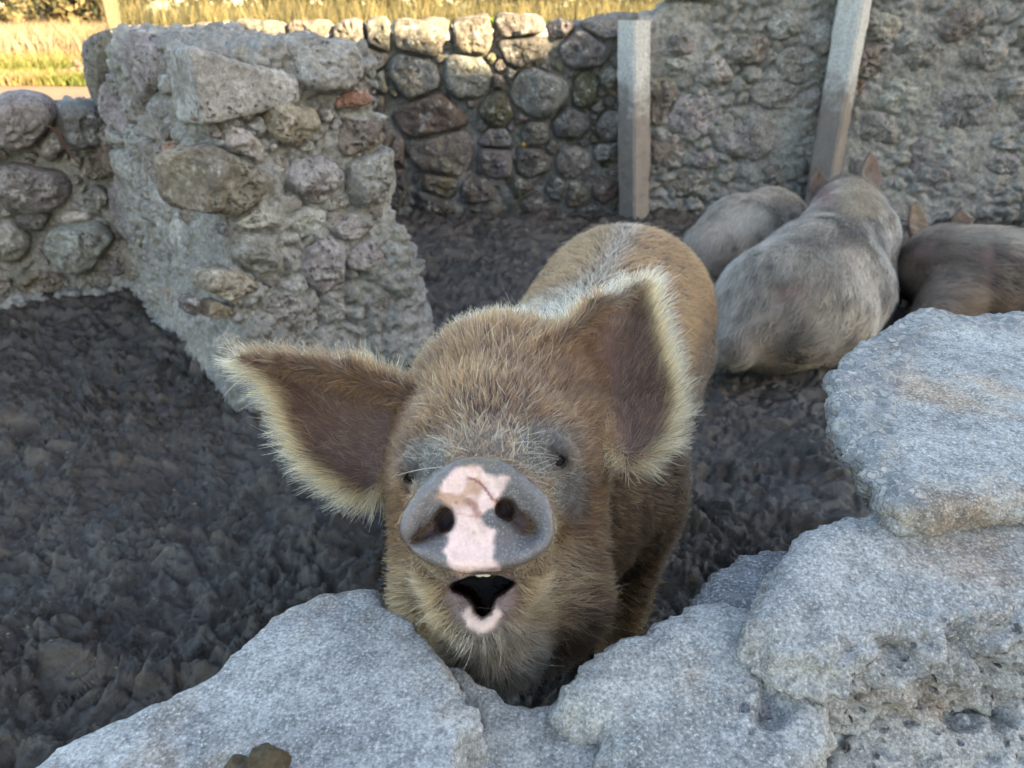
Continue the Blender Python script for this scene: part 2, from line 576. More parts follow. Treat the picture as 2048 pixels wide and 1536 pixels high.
def mud_height(X, Y):
    P = np.stack([X, Y, 0 * X], 1)
    W = P + 0.10 * np.stack([fbm(P, 3, 2, seed=91), fbm(P, 3, 2, seed=92), 0 * X], 1)
    Q = W * np.array([0.75, 1.35, 1])
    inside = ss(Y, 5.6, 5.15) * np.maximum(ss((P[:, :2] - LOW_A) @ LOW_N, -0.4, -0.1), ss(X, -2.2, -1.7))
    h = 0.045 * fbm(P, 2.2, 3, seed=3) + 0.045 * fbm(Q, 5, 4, 0.6, seed=5, ridge=True)
    m = (inside > 0.01) & (np.abs(X) < 4) & (Y > 0.3)
    Wm = (W + 0.02 * np.stack([fbm(W, 25, 2, seed=93), fbm(W, 25, 2, seed=94), 0 * X], 1))[m] * np.array([0.8, 1.25, 1])
    clod = np.zeros(len(X))
    patch = 0.35 + 0.65 * ss(fbm(P[m], 3.5, 3, seed=95), -0.35, 0.25)
    a1, a2 = worley(Wm, 15, 11)
    b1, b2 = worley(Wm, 38, 12)
    clod[m] = 0.036 * patch * (0.6 - a1) + 0.012 * ss(a2 - a1, 0, 0.25) + patch * (0.024 * (0.6 - b1) + 0.008 * ss(b2 - b1, 0, 0.3)) + 0.012 * fbm(Wm, 75, 3, 0.65, seed=13)
    h = h + clod
    bank = 0.05 * ss((P[:, :2] - LOW_A) @ LOW_N, 0.35, 0.0)
    return inside * (h - 0.015 + bank) + (1 - inside) * 0.05 * fbm(P, 0.4, 3, seed=7), 1 - inside

gu = axis_steps(-1.28, 1.28, 0.0052, 0.0052, -300, 300)
gy = axis_steps(0.45, 5.25, 0.0048, 0.0145, -60, 1500)
GU, Y = np.meshgrid(gu, gy, indexing='ij')
X = GU * (0.8 + 0.45 * np.maximum(Y - 0.8, 0))        # columns fan out so that lumps stay resolved nearby
hz, fld = mud_height(X.ravel(), Y.ravel())
far = np.hypot(X.ravel(), Y.ravel())
hz = np.where(far > 60, 0, hz)
nx, ny = X.shape
idx = np.arange(nx * ny).reshape(nx, ny)
Fq = np.stack([idx[:-1, :-1], idx[1:, :-1], idx[1:, 1:], idx[:-1, 1:]], -1).reshape(-1, 4)
ground = mesh_obj('ground', np.stack([X.ravel(), Y.ravel(), hz], 1), Fq, M_GROUND, attrs={'field': fld})
tag(ground, 'dark trampled mud of the pen running out into a dry sunny field', None, kind='structure')
print('ground', time.time() - T0)

# ------------------------------------------------------------------ rubble walls: a mortar core, and every stone its own piece
TONE = dict(grey=(0.34, 0.335, 0.325), brown=(0.275, 0.25, 0.225), dark=(0.20, 0.195, 0.19), red=(0.40, 0.235, 0.185),
            pale=(0.44, 0.435, 0.41), moss=(0.215, 0.22, 0.155), tan=(0.37, 0.33, 0.275), rust=(0.29, 0.235, 0.20))

def wall_core(f, lo, hi, h, amp, parent, tint=(1, 1, 1), seed=1, name='mortar_core', lumps=1.0):
    V, Q = surface(f, lo, hi, h)
    N = vert_normals(V, Q)
    d = amp * (0.8 * fbm(V, 5, 3, seed=seed) + 0.7 * fbm(V, 15, 4, 0.65, seed=seed + 3, ridge=True) + 0.55 * fbm(V, 38, 3, 0.65, seed=seed + 9))
    if lumps:
        Wp = V * np.array([1, 1, 1.35]) + 0.03 * np.stack([fbm(V, 9, 2, seed=seed + 30 + i) for i in range(3)], 1)
        f1, f2 = worley(Wp, 8.5, seed)
        g1, g2 = worley(Wp, 20, seed + 5)
        d = d + lumps * (0.032 * (ss(f2 - f1, 0.0, 0.32) - 0.7) + 0.014 * (ss(g2 - g1, 0.0, 0.35) - 0.6)) * ss(fbm(V, 3, 2, seed=seed + 40), -0.5, 0.2)
    V = V + N * d[:, None]
    o = mesh_obj(name, V, Q, M_MORTAR, parent)
    o.color = (*tint, 1)
    return o

def face_frame(p0, n):
    n = np.array([n[0], n[1], 0.0]); n /= np.linalg.norm(n)
    U = np.array([-n[1], n[0], 0.0])                  # to the viewer's right along the face
    return np.array(p0, float), n, U, np.array([0, 0, 1.0])

def stones_on(face, specs, parent, seed=0, rings=9, segs=44, gap=0.006, proud=0.035, rough=1.0, swell=1.12, flat=4.5, tint=1.0):
    """specs: (px, py, rx, ry, tilt in degrees, tone, squareness, proud factor) measured on the photograph, placed on the wall face."""
    p0, n, U, Vv = face
    r = np.random.default_rng(seed)
    c3 = on_plane(np.array([s[0] for s in specs], float), np.array([s[1] for s in specs], float), p0, n)
    C = np.stack([(c3 - p0) @ U, (c3 - p0) @ Vv], 1)
    A = []
    for s, c in zip(specs, c3):
        a = on_plane(np.array([s[0] - s[2], s[0] + s[2]], float), np.array([s[1], s[1]], float), p0, n)
        b = on_plane(np.array([s[0], s[0]], float), np.array([s[1] - s[3], s[1] + s[3]], float), p0, n)
        A.append((np.linalg.norm(a[1] - a[0]) / 2, np.linalg.norm(b[1] - b[0]) / 2))
    A = np.array(A) * swell
    th = np.linspace(0, 2 * np.pi, segs, endpoint=False)
    D = np.stack([np.cos(th), np.sin(th)], 1)
    for i, s in enumerate(specs):
        tilt = math.radians(-s[4])
        R = np.array([[math.cos(tilt), math.sin(tilt)], [-math.sin(tilt), math.cos(tilt)]])
        L = D @ R.T
        sq = s[6] if len(s) > 6 and s[6] else r.uniform(2.2, 3.2)
        rad = (np.abs(L[:, 0] / A[i, 0]) ** sq + np.abs(L[:, 1] / A[i, 1]) ** sq) ** (-1 / sq)
        P3 = np.stack([D[:, 0], D[:, 1], np.full(segs, i * 3.7)], 1)
        rad = rad * (1 + 0.32 * fbm(P3, 1.5, 2, seed=seed + 1) + 0.14 * fbm(P3, 5, 2, seed=seed + 2))
        for j in range(len(specs)):
            if j == i:
                continue
            v = C[j] - C[i]
            dist = np.linalg.norm(v)
            if dist > A[i].max() + A[j].max() + 0.02:
                continue
            u = v / dist
            ri = ((abs(u[0]) / A[i, 0]) ** 2 + (abs(u[1]) / A[i, 1]) ** 2) ** -0.5
            rj = ((abs(u[0]) / A[j, 0]) ** 2 + (abs(u[1]) / A[j, 1]) ** 2) ** -0.5
            cut = dist * ri / (ri + rj) - gap
            dn = D @ u
            lim = np.where(dn > 0.05, cut / np.maximum(dn, 0.05), 1e9)
            rad = np.where(lim < rad, np.maximum(lim, 0.012), rad)
        rad = 0.5 * rad + 0.25 * np.roll(rad, 1) + 0.25 * np.roll(rad, -1)
        size = min(A[i])
        pr = min(proud, size * 0.7) * (s[7] if len(s) > 7 else 1.0) * r.uniform(0.8, 1.2)
        t = (np.arange(1, rings + 1) / rings) ** 0.8
        prof = (1 - t ** flat) ** 0.55
        uv = D[None] * (rad[None] * np.minimum(t * 1.0, 1)[:, None])[..., None]
        hgt = (prof * pr)[:, None] * np.ones(segs)[None] - 0.045 * (t[:, None] > 0.999)
        uv = np.concatenate([np.zeros((1, 2)), uv.reshape(-1, 2)])
        hgt = np.concatenate([[pr], hgt.ravel()])
        # a slanting face, so stones do not all lie in one plane
        hgt = hgt + (uv @ r.normal(0, 0.14, 2)) * (1 - np.concatenate([[0], np.repeat(t, segs)]) ** 4)
        for _ in range(4):
            a = r.uniform(0, 2 * np.pi)
            q = (uv @ np.array([math.cos(a), math.sin(a)])) / size
            hgt = np.minimum(hgt, pr * r.uniform(0.8, 1.2) - pr * r.uniform(0.3, 1.4) * (q - r.uniform(0.15, 0.8)))
        W = c3[i] + uv[:, :1] * U + uv[:, 1:] * Vv + hgt[:, None] * n
        edge = 1 - np.concatenate([[0], np.repeat(t, segs)]) ** 6
        k = rough * min(1.0, size / 0.07)
        d = k * (0.024 * fbm(W, 9, 3, seed=seed + 5) + 0.014 * fbm(W, 28, 3, 0.6, seed=seed + 6, ridge=True))
        W = W + n * (d * edge)[:, None] + (U * (0.006 * fbm(W, 25, 2, seed=seed + 7))[:, None])
        F = [(0, 1 + j, 1 + (j + 1) % segs) for j in range(segs)]
        ring = lambda a: 1 + a * segs
        q = [(ring(a) + j, ring(a + 1) + j, ring(a + 1) + (j + 1) % segs, ring(a) + (j + 1) % segs) for a in range(rings - 1) for j in range(segs)]
        me = bpy.data.meshes.new('stone')
        me.from_pydata(W.tolist(), [], F + q)
        me.polygons.foreach_set('use_smooth', np.ones(len(me.polygons), bool))
        me.materials.append(M_STONE)
        name = 'brick' if s[5] == 'red' else 'stone'
        o = bpy.data.objects.new(name, me)
        link(o, parent)
        t3 = tint * np.array(TONE[s[5]]) * r.uniform(0.85, 1.15) * r.uniform(0.96, 1.04, 3)
        o.color = (*t3, 1)

def fill(specs, region, count, rx, ry, tones, seed, keep=0.78, tries=6000):
    """Add smaller stones between the traced ones, inside a pixel polygon."""
    r = np.random.default_rng(seed)
    region = np.array(region, float)
    lo, hi = region.min(0), region.max(0)
    out = list(specs)
    n = 0
    for _ in range(tries):
        if n >= count:
            break
        p = r.uniform(lo, hi)
        if d_poly(p[None], region)[0] > -2:
            continue
        k = r.uniform(0.65, 1.25)
        a, b = rx * k * r.uniform(0.8, 1.2), ry * k * r.uniform(0.8, 1.2)
        if any(((p[0] - s[0]) / (a + s[2])) ** 2 + ((p[1] - s[1]) / (b + s[3])) ** 2 < keep for s in out):
            continue
        out.append((p[0], p[1], a, b, r.uniform(-18, 18), tones[r.integers(len(tones))], None))
        n += 1
    return out

# --- the free end of the dividing wall (pillar-like), seen cornerwise
NC, RC, LC = np.array([-0.89, 2.28]), np.array([-0.45, 2.73]), np.array([-1.80, 3.43])
DIV_POLY = np.array([NC, RC, (-1.45, 4.0), (-2.0, 4.9), (-2.40, 4.9), (-1.74, 3.58), LC])
def f_div(P):
    z = P[:, 2]
    top = 1.150 + 0.012 * np.sin(P[:, 0] * 9) - 0.025 * ss(P[:, 0], -0.8, -0.5)
    d2 = d_poly(P[:, :2], DIV_POLY) - 0.055 * np.clip(1 - z / 0.9, 0, 1) ** 1.5 + 0.012
    d = smax(d2, z - top, 0.05)
    d = smin(d, d_ell(P, (-0.47, 2.76, 0.05), (0.14, 0.14, 0.42)), 0.15)
    d = smin(d, d_ell(P, (-0.86, 2.34, 0.0), (0.12, 0.12, 0.24)), 0.10)
    return smax(d, -0.1 - z, 0.02)
div = thing('stone_wall', (-1.1, 3.0, 0), 'squared rubble wall end of pale mortar and stones beside the low wall', 'wall')
wall_core(f_div, (-2.6, 2.0, -0.12), (-0.05, 5.05, 1.3), 0.0085, 0.026, div, seed=21)
fr = face_frame((*NC, 0), (0.715, -0.70))
fl = face_frame((*NC, 0), (-0.784, -0.62))
S = [(668, 134, 66, 42, 8, 'pale', 3.2, 1.3), (702, 198, 33, 15, -4, 'red', 4), (583, 250, 54, 38, 6, 'tan', 5, 1.2),
     (440, 236, 52, 8, -3, 'rust', 4, .7), (461, 362, 114, 58, 4, 'brown', 2.4, 1.4), (625, 358, 62, 45, 22, 'grey', 2.3, 1.2),
     (735, 350, 46, 58, 5, 'grey', 2.4), (718, 278, 40, 36, 0, 'brown', 2.3, .7), (520, 500, 116, 36, 8, 'grey', 2.2, 1.1),
     (700, 453, 52, 23, -8, 'pale', 2.3), (648, 530, 36, 52, 28, 'grey', 2.5, 1.0), (740, 515, 50, 34, 4, 'grey', 2.4),
     (462, 575, 52, 34, 18, 'tan', 2.4), (385, 612, 17, 16, 0, 'dark', 2.2), (440, 616, 28, 16, -5, 'rust', 2.6),
     (664, 622, 30, 20, 5, 'grey', 2.4), (778, 672, 36, 42, 10, 'grey', 2.4), (822, 650, 28, 28, 0, 'brown', 2.4),
     (760, 600, 40, 34, 0, 'grey', 2.4), (570, 620, 58, 38, -8, 'grey', 2.3, .8), (520, 430, 60, 26, 0, 'pale', 2.3, .6), (610, 440, 34, 28, 0, 'pale', 2.3, .6),
     (490, 290, 46, 26, 10, 'pale', 3, .5), (600, 700, 60, 40, 8, 'grey', 2.3, .8), (500, 700, 46, 40, 0, 'pale', 2.3, .8), (700, 720, 50, 40, 0, 'grey', 2.4, .8)]
S = fill(S, [(420, 210), (700, 230), (760, 440), (830, 640), (520, 800), (480, 700)], 26, 15, 11, ['grey', 'brown', 'pale', 'dark'], 4, 0.85)
stones_on(fr, S, div, seed=40, rings=14, segs=60, gap=0.006, proud=0.046, swell=1.2, rough=1.5)
S = [(214, 308, 34, 32, 0, 'rust', 2.3, 1.2), (258, 352, 42, 36, 10, 'grey', 2.3), (250, 430, 36, 42, 0, 'grey', 2.3), (287, 128, 24, 42, 5, 'grey', 2.3),
     (196, 140, 26, 34, -20, 'dark', 2.3, 1.2), (305, 258, 17, 17, 0, 'grey', 2.3), (264, 508, 27, 27, 0, 'tan', 2.3), (330, 420, 26, 44, 0, 'pale', 2.3, .7),
     (320, 330, 22, 40, 0, 'brown', 2.3, .7), (310, 520, 26, 34, 0, 'grey', 2.3, .7), (365, 500, 28, 50, 0, 'pale', 2.3, .6), (345, 620, 30, 36, 0, 'tan', 2.3, .8), (400, 690, 36, 40, 0, 'grey', 2.3, .8),
     (430, 760, 30, 36, 0, 'pale', 2.3, .8), (230, 220, 26, 34, 0, 'grey', 2.3, .8), (270, 205, 20, 26, 0, 'brown', 2.3, .8), (345, 300, 12, 14, 0, 'red', 3, .8)]
S = fill(S, [(185, 120), (300, 100), (370, 250), (380, 450), (470, 760), (290, 560)], 22, 13, 13, ['grey', 'brown', 'pale'], 5, 0.85)
stones_on(fl, S, div, seed=41, rings=9, segs=44, gap=0.005, proud=0.036, swell=1.2)

# the dressed corner block with its crisp arris
def corner_block():
    k = on_plane(np.array([412.0]), np.array([150.0]), (*NC, 0), fr[1])[0]
    base = np.array([*NC, 0]) + fr[1] * 0.03 + fl[1] * 0.03
    z0, z1 = 0.93, 1.145
    right, left = fr[2], -fl[2]
    def f(P):
        a, b, z = (P - base) @ right, (P - base) @ left, P[:, 2]
        zt = z1 - 0.10 * np.clip(a, 0, 1) / 0.36 * (a > 0)
        zb = z0 + 0.05 * np.clip(a, 0, 1) / 0.36 - 0.05 * np.clip(b, 0, 0.3)
        q = P - base
        d = smax(q @ fr[1], q @ fl[1], 0.006)
        d = smax(d, a - 0.335, 0.03)
        d = smax(d, b - 0.26, 0.03)
        d = smax(d, P[:, 2] - zt, 0.02)
        return smax(d, zb - P[:, 2], 0.02)
    V, Q = surface(f, base + np.array([-0.4, -0.1, 0.8]), base + np.array([0.4, 0.6, 1.25]), 0.007)
    N = vert_normals(V, Q)
    V = V + N * (0.006 * fbm(V, 14, 4, 0.6, seed=77) + 0.003 * fbm(V, 60, 2, seed=78))[:, None]
    o = mesh_obj('stone', V, Q, M_STONE, div)
    o.color = (0.42, 0.42, 0.41, 1)
corner_block()
print('divider', time.time() - T0)

# --- low wall to the side
def f_low(P):
    q = P[:, :2] - LOW_A
    s, dpt = q @ LOW_DIR, -(q @ LOW_N)
    z = P[:, 2]
    top = 0.83 + 0.03 * np.sin(s * 7 + 1) + 0.02 * np.sin(s * 19)
    d = smax(smax(-dpt + 0.02 - 0.05 * np.clip(1 - z / 0.5, 0, 1), dpt - 0.42, 0.04), smax(-s - 0.08, s - 2.6, 0.04), 0.04)
    d = smax(d, z - top, 0.06)
    ledge = smax(smax(-dpt - 0.10, dpt - 0.2, 0.03), np.maximum(z - 0.075, np.maximum(-s - 0.05, s - 2.6)), 0.03)
    return smax(smin(d, ledge, 0.02), -0.1 - z, 0.02)
low = thing('stone_wall', (*(LOW_A + LOW_DIR * 1.0), 0), 'low rubble wall of dark rounded stones with open field above it', 'wall')
wall_core(f_low, (-4.4, 2.2, -0.12), (-1.5, 4.0, 1.1), 0.0125, 0.017, low, seed=31)
fw_ = face_frame((*LOW_A, 0), LOW_N)
S = [(52, 252, 76, 52, -14, 'grey', 2.6, 2.0), (162, 254, 42, 40, 0, 'dark', 2.6, 1.8), (100, 290, 27, 34, -12, 'grey', 2.4, 1.5), (58, 374, 90, 48, -6, 'grey', 2.4, 1.7),
     (190, 396, 24, 22, 0, 'grey', 2.3), (166, 484, 78, 60, 8, 'grey', 2.5, 1.8), (20, 478, 40, 40, 0, 'grey', 2.4, 1.2), (150, 434, 40, 13, 0, 'pale', 2.4, .8),
     (70, 440, 34, 18, 0, 'dark', 2.4), (190, 330, 26, 26, 20, 'brown', 2.4), (80, 560, 60, 26, 4, 'brown', 2.3), (190, 565, 40, 20, 0, 'grey', 2.3), (6, 560, 26, 26, 0, 'grey', 2.3),
     (-60, 270, 50, 46, 0, 'grey', 2.3, 1.5), (-60, 380, 40, 50, 0, 'brown', 2.3), (-60, 500, 46, 50, 0, 'grey', 2.3), (232, 440, 20, 34, 0, 'brown', 2.3), (225, 520, 24, 30, 0, 'dark', 2.3)]
S = fill(S, [(-40, 300), (205, 300), (240, 560), (-40, 600)], 18, 12, 9, ['grey', 'brown', 'pale'], 7, 0.9)
stones_on(fw_, S, low, seed=42, rings=10, segs=48, gap=0.005, proud=0.06, swell=1.2, rough=1.9)
# capping stones standing on its top
def lump(name, parent, c, r, tone, rot=0.0, amp=0.25, h=0.011, seed=0, cut=None):
    c, r = np.array(c, float), np.array(r, float)
    ax = np.array([[math.cos(rot), math.sin(rot), 0], [-math.sin(rot), math.cos(rot), 0], [0, 0, 1]])
    g = np.random.default_rng(seed)
    pl = [(v / np.linalg.norm(v), g.uniform(0.62, 0.95)) for v in g.normal(size=(9, 3))]
    def f(P):
        q = ((P - c) @ ax.T) / r
        d = np.linalg.norm(q, axis=1) - 1
        for n, o in pl:
            d = smax(d, q @ n - o, 0.12)
        return d * r.min()
    V, Q = surface(f, c - r.max() * 1.15, c + r.max() * 1.15, h, B=4)
    N = vert_normals(V, Q)
    m = r.min()
    V = V + N * (m * amp * (0.5 * fbm(V, 0.5 / m, 3, seed=seed) + 0.25 * fbm(V, 2 / m, 3, 0.6, seed=seed + 1, ridge=True)))[:, None]
    o = mesh_obj(name, V, Q, M_STONE, parent)
    o.color = (*TONE[tone], 1)
    return o
def low_at(s, back, z):
    q = LOW_A + LOW_DIR * s - LOW_N * back
    return (q[0], q[1], z)
for s, b, z, r, t, sd in ((0.40, 0.12, 0.84, (0.16, 0.13, 0.09), 'grey', 1), (0.16, 0.14, 0.82, (0.12, 0.12, 0.07), 'grey', 2), (0.72, 0.14, 0.83, (0.17, 0.14, 0.07), 'grey', 3), (1.1, 0.15, 0.83, (0.18, 0.14, 0.07), 'brown', 4),
                          (0.55, 0.33, 0.82, (0.15, 0.1, 0.06), 'tan', 5)):
    lump('stone', low, low_at(s, b, z), r, t, rot=2.0, seed=sd)
# rusty wire hooked over it
def tube(name, pts, rad, mat, parent=None, sides=8):
    pts = np.asarray(pts, float)
    rad = np.broadcast_to(rad, len(pts))
    tan = np.gradient(pts, axis=0)
    tan /= np.linalg.norm(tan, axis=1)[:, None]
    ref = np.array([0.31, 0.22, 0.92])
    a = np.cross(tan, ref); a /= np.linalg.norm(a, axis=1)[:, None]
    b = np.cross(tan, a)
    th = np.linspace(0, 2 * np.pi, sides, endpoint=False)
    V = (pts[:, None] + rad[:, None, None] * (np.cos(th)[None, :, None] * a[:, None] + np.sin(th)[None, :, None] * b[:, None])).reshape(-1, 3)
    F = [(i * sides + j, i * sides + (j + 1) % sides, (i + 1) * sides + (j + 1) % sides, (i + 1) * sides + j) for i in range(len(pts) - 1) for j in range(sides)]
    F += [tuple(range(sides))[::-1], tuple((len(pts) - 1) * sides + j for j in range(sides))]
    me = bpy.data.meshes.new(name)
    me.from_pydata(V.tolist(), [], F)
    me.polygons.foreach_set('use_smooth', np.ones(len(me.polygons), bool))
    me.materials.append(mat)
    return link(bpy.data.objects.new(name, me), parent)
def spline(P, n):
    P = np.asarray(P, float)
    P = np.vstack([2 * P[0] - P[1], P, 2 * P[-1] - P[-2]])
    out = []
    for t in np.linspace(0, len(P) - 3 - 1e-6, n):
        i = int(t); u = t - i
        a, b, c, d = P[i:i + 4]
        out.append(0.5 * (2 * b + (c - a) * u + (2 * a - 5 * b + 4 * c - d) * u ** 2 + (-a + 3 * b - 3 * c + d) * u ** 3))
    return np.array(out)
wp = on_plane(np.array([62, 84, 104, 122, 134, 152, 160.]), np.array([236, 250, 256, 275, 300, 322, 330.]), (*(LOW_A + LOW_N * 0.115), 0), fw_[1])
tag(tube('wire', spline(wp, 40), 0.0042, mat_plain('rusty_wire', (0.10, 0.05, 0.03), 0.8)), 'thin rusty wire hooked down over the stones of the low wall', 'wire')
print('low', time.time() - T0)

# --- back wall
BY = 4.95
def back_top(x):
    return np.interp(x, [-2.6, 0.30, 0.52, 0.86, 0.95, 1.16, 1.2, 4], [1.165, 1.175, 1.225, 1.24, 1.315, 1.33, 1.62, 1.66])
def back_part(xa, xb, rec):
    def f(P):
        x, y, z = P.T
        d = smax(smax(BY + rec - y - 0.05 * np.clip(1 - z / 0.6, 0, 1), y - BY - 0.42, 0.05), smax(xa - x, x - xb, 0.03), 0.05)
        d = smax(d, z - back_top(x), 0.04)
        return smax(d, -0.1 - z, 0.02)
    return f
back = thing('stone_wall', (-0.8, BY + 0.2, 0), 'mossy rubble wall coloured darker for shade, of large rounded stones ending at the short post', 'wall')
wall_core(back_part(-2.42, 0.785, 0.028), (-2.6, 4.7, -0.12), (0.9, 5.55, 1.8), 0.0155, 0.022, back, tint=(0.62, 0.62, 0.61), seed=51)  # low tint puts the enclosed stretch's deeper shade into the mortar
backr = thing('stone_wall', (2.3, BY + 0.2, 0), 'pale heavily mortared rubble wall behind the resting pigs', 'wall')
wall_core(back_part(0.75, 5.4, -0.005), (0.65, 4.7, -0.12), (5.5, 5.55, 1.8), 0.0155, 0.026, backr, tint=(0.92, 0.91, 0.89), seed=57, lumps=1.35)
fb = face_frame((0, BY, 0), (0, -1))
def cb(x0, x1, y0, y1, tone, sq=2.6, pf=1.0, tilt=0):     # a box read off the enlarged crop of this wall
    return (700 + (x0 + x1) / 2 / 2.926, (y0 + y1) / 2 / 2.926, (x1 - x0) / 2 / 2.926, (y1 - y0) / 2 / 2.926, tilt, tone, sq, pf)
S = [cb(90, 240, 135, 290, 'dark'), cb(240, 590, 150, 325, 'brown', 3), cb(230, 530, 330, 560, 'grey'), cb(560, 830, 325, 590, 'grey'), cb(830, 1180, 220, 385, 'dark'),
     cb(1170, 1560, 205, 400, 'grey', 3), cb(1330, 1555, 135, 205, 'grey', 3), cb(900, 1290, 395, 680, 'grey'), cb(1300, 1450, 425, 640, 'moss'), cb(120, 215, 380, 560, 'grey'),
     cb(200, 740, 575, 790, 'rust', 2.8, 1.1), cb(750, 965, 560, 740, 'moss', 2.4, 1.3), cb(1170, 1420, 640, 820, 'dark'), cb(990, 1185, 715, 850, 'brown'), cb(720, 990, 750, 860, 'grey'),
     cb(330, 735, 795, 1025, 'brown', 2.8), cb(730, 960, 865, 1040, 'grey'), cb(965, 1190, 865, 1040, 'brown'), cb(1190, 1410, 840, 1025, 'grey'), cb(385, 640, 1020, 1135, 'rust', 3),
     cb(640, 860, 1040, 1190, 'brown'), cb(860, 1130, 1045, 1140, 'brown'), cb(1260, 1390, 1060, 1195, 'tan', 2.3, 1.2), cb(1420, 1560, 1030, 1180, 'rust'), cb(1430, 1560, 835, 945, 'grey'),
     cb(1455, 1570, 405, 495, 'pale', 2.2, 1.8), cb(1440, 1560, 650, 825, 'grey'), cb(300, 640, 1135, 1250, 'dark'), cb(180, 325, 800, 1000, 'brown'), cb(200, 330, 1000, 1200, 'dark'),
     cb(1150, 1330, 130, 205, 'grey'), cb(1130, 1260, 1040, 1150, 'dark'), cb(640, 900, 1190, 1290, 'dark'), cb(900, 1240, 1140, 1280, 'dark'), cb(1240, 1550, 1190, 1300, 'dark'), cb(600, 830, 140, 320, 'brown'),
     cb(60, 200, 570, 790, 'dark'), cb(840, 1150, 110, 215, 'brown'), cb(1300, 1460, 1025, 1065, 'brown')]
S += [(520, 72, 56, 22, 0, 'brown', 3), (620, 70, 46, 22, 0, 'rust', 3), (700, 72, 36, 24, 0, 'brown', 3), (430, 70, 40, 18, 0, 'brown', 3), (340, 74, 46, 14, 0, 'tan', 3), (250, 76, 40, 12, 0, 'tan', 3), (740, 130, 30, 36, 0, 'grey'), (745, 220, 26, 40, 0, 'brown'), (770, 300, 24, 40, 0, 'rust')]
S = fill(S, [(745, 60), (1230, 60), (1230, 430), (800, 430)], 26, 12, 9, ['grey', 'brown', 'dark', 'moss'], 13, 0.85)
stones_on(fb, S, back, seed=43, rings=9, segs=44, gap=0.004, proud=0.055, swell=1.5, tint=0.62, rough=1.5)  # stones tinted down as well, the same shade carried in their colour
# the stretch beyond the first post: heavily pointed, stones half buried in mortar
S = [(1705, 176, 26, 20, -6, 'red', 3.2, 1.0), (1390, 230, 62, 40, 0, 'grey', 2.3, .7), (1480, 270, 70, 44, 0, 'grey', 2.3, .7), (1600, 130, 58, 34, 0, 'grey', 2.3, .7), (1840, 110, 56, 34, 8, 'grey', 2.3, .8), (1960, 100, 60, 30, 12, 'pale', 2.3, .8),
     (1800, 190, 60, 36, 0, 'pale', 2.3, .7), (1930, 220, 70, 44, 0, 'grey', 2.3, .7), (1480, 420, 80, 38, -6, 'grey', 2.3, .8), (1880, 330, 66, 46, 10, 'grey', 2.3, .9), (1320, 200, 26, 40, 0, 'brown', 2.3), (1330, 300, 36, 40, 0, 'brown', 2.3)]
S = fill(S, [(1305, 50), (2048, 20), (2300, 20), (2300, 480), (1305, 470)], 46, 46, 28, ['grey', 'grey', 'pale', 'brown', 'grey'], 14, 0.95)
stones_on(fb, S, backr, seed=44, rings=9, segs=44, gap=0.003, proud=0.036, rough=1.8, swell=1.12, flat=3.0, tint=0.98)
g = np.random.default_rng(6)
for i in range(26):                                    # loose uneven course along its top
    x = -2.35 + i * 0.108 + g.uniform(-0.02, 0.02)
    if x > 0.42:
        break
    lump('stone', back, (x, BY + g.uniform(0.06, 0.14), 1.135 + g.uniform(-0.01, 0.02)), (g.uniform(0.07, 0.11), g.uniform(0.09, 0.13), g.uniform(0.04, 0.06)), ['tan', 'brown', 'grey', 'pale'][i % 4], g.uniform(0, 3), seed=100 + i, h=0.014)
print('back', time.time() - T0)

# --- posts, plank, a fallen leaf
def post(name, base, top, half, yaw, mat, label, group=None):
    base, top = np.array(base, float), np.array(top, float)
    g = np.random.default_rng(int(abs(base[0]) * 100))
    n = 60
    pts = base[None] + (top - base)[None] * np.linspace(0, 1, n)[:, None]
    V = []
    ch = 0.18
    ring = np.array([(-1, -1 + ch), (-1 + ch, -1), (1 - ch, -1), (1, -1 + ch), (1, 1 - ch), (1 - ch, 1), (-1 + ch, 1), (-1, 1 - ch)])
    ring = np.concatenate([np.linspace(ring[i], ring[(i + 1) % 8], 4, endpoint=False) for i in range(8)]) * half
    c, s = math.cos(yaw), math.sin(yaw)
    ring = ring @ np.array([[c, s], [-s, c]])
    V = (pts[:, None] + np.concatenate([ring, np.zeros((len(ring), 1))], 1)[None]).reshape(-1, 3)
    D = V - np.repeat(pts, len(ring), 0)
    D /= np.linalg.norm(D, axis=1)[:, None]
    V = V + D * (0.008 * fbm(V * np.array([1, 1, 0.3]), 14, 3, seed=3) + 0.004 * fbm(V, 50, 2, seed=5))[:, None]
    m = len(ring)
    F = [(i * m + j, i * m + (j + 1) % m, (i + 1) * m + (j + 1) % m, (i + 1) * m + j) for i in range(n - 1) for j in range(m)]
    F += [tuple(range(m))[::-1], tuple((n - 1) * m + j for j in range(m))]
    me = bpy.data.meshes.new(name)
    me.from_pydata(V.tolist(), [], F)
    me.materials.append(mat)
    return tag(link(bpy.data.objects.new(name, me)), label, 'post', group)
M_POST = mat_wood('weathered_post', (0.36, 0.37, 0.36), (0.52, 0.53, 0.51), stain=0.84)
post('post', (0.80, 4.79, -0.05), (0.715, 4.83, 1.215), 0.075, math.radians(38), M_POST, 'short weathered grey post with a stained lower half, its top at wall height')
post('post', (1.985, 4.80, -0.05), (1.99, 4.86, 2.3), 0.075, math.radians(48), M_POST, 'tall slim grey post rising past the wall top behind the ears of a resting pig')
M_PLANK = mat_wood('plank_wood', (0.30, 0.24, 0.18), (0.48, 0.42, 0.33))
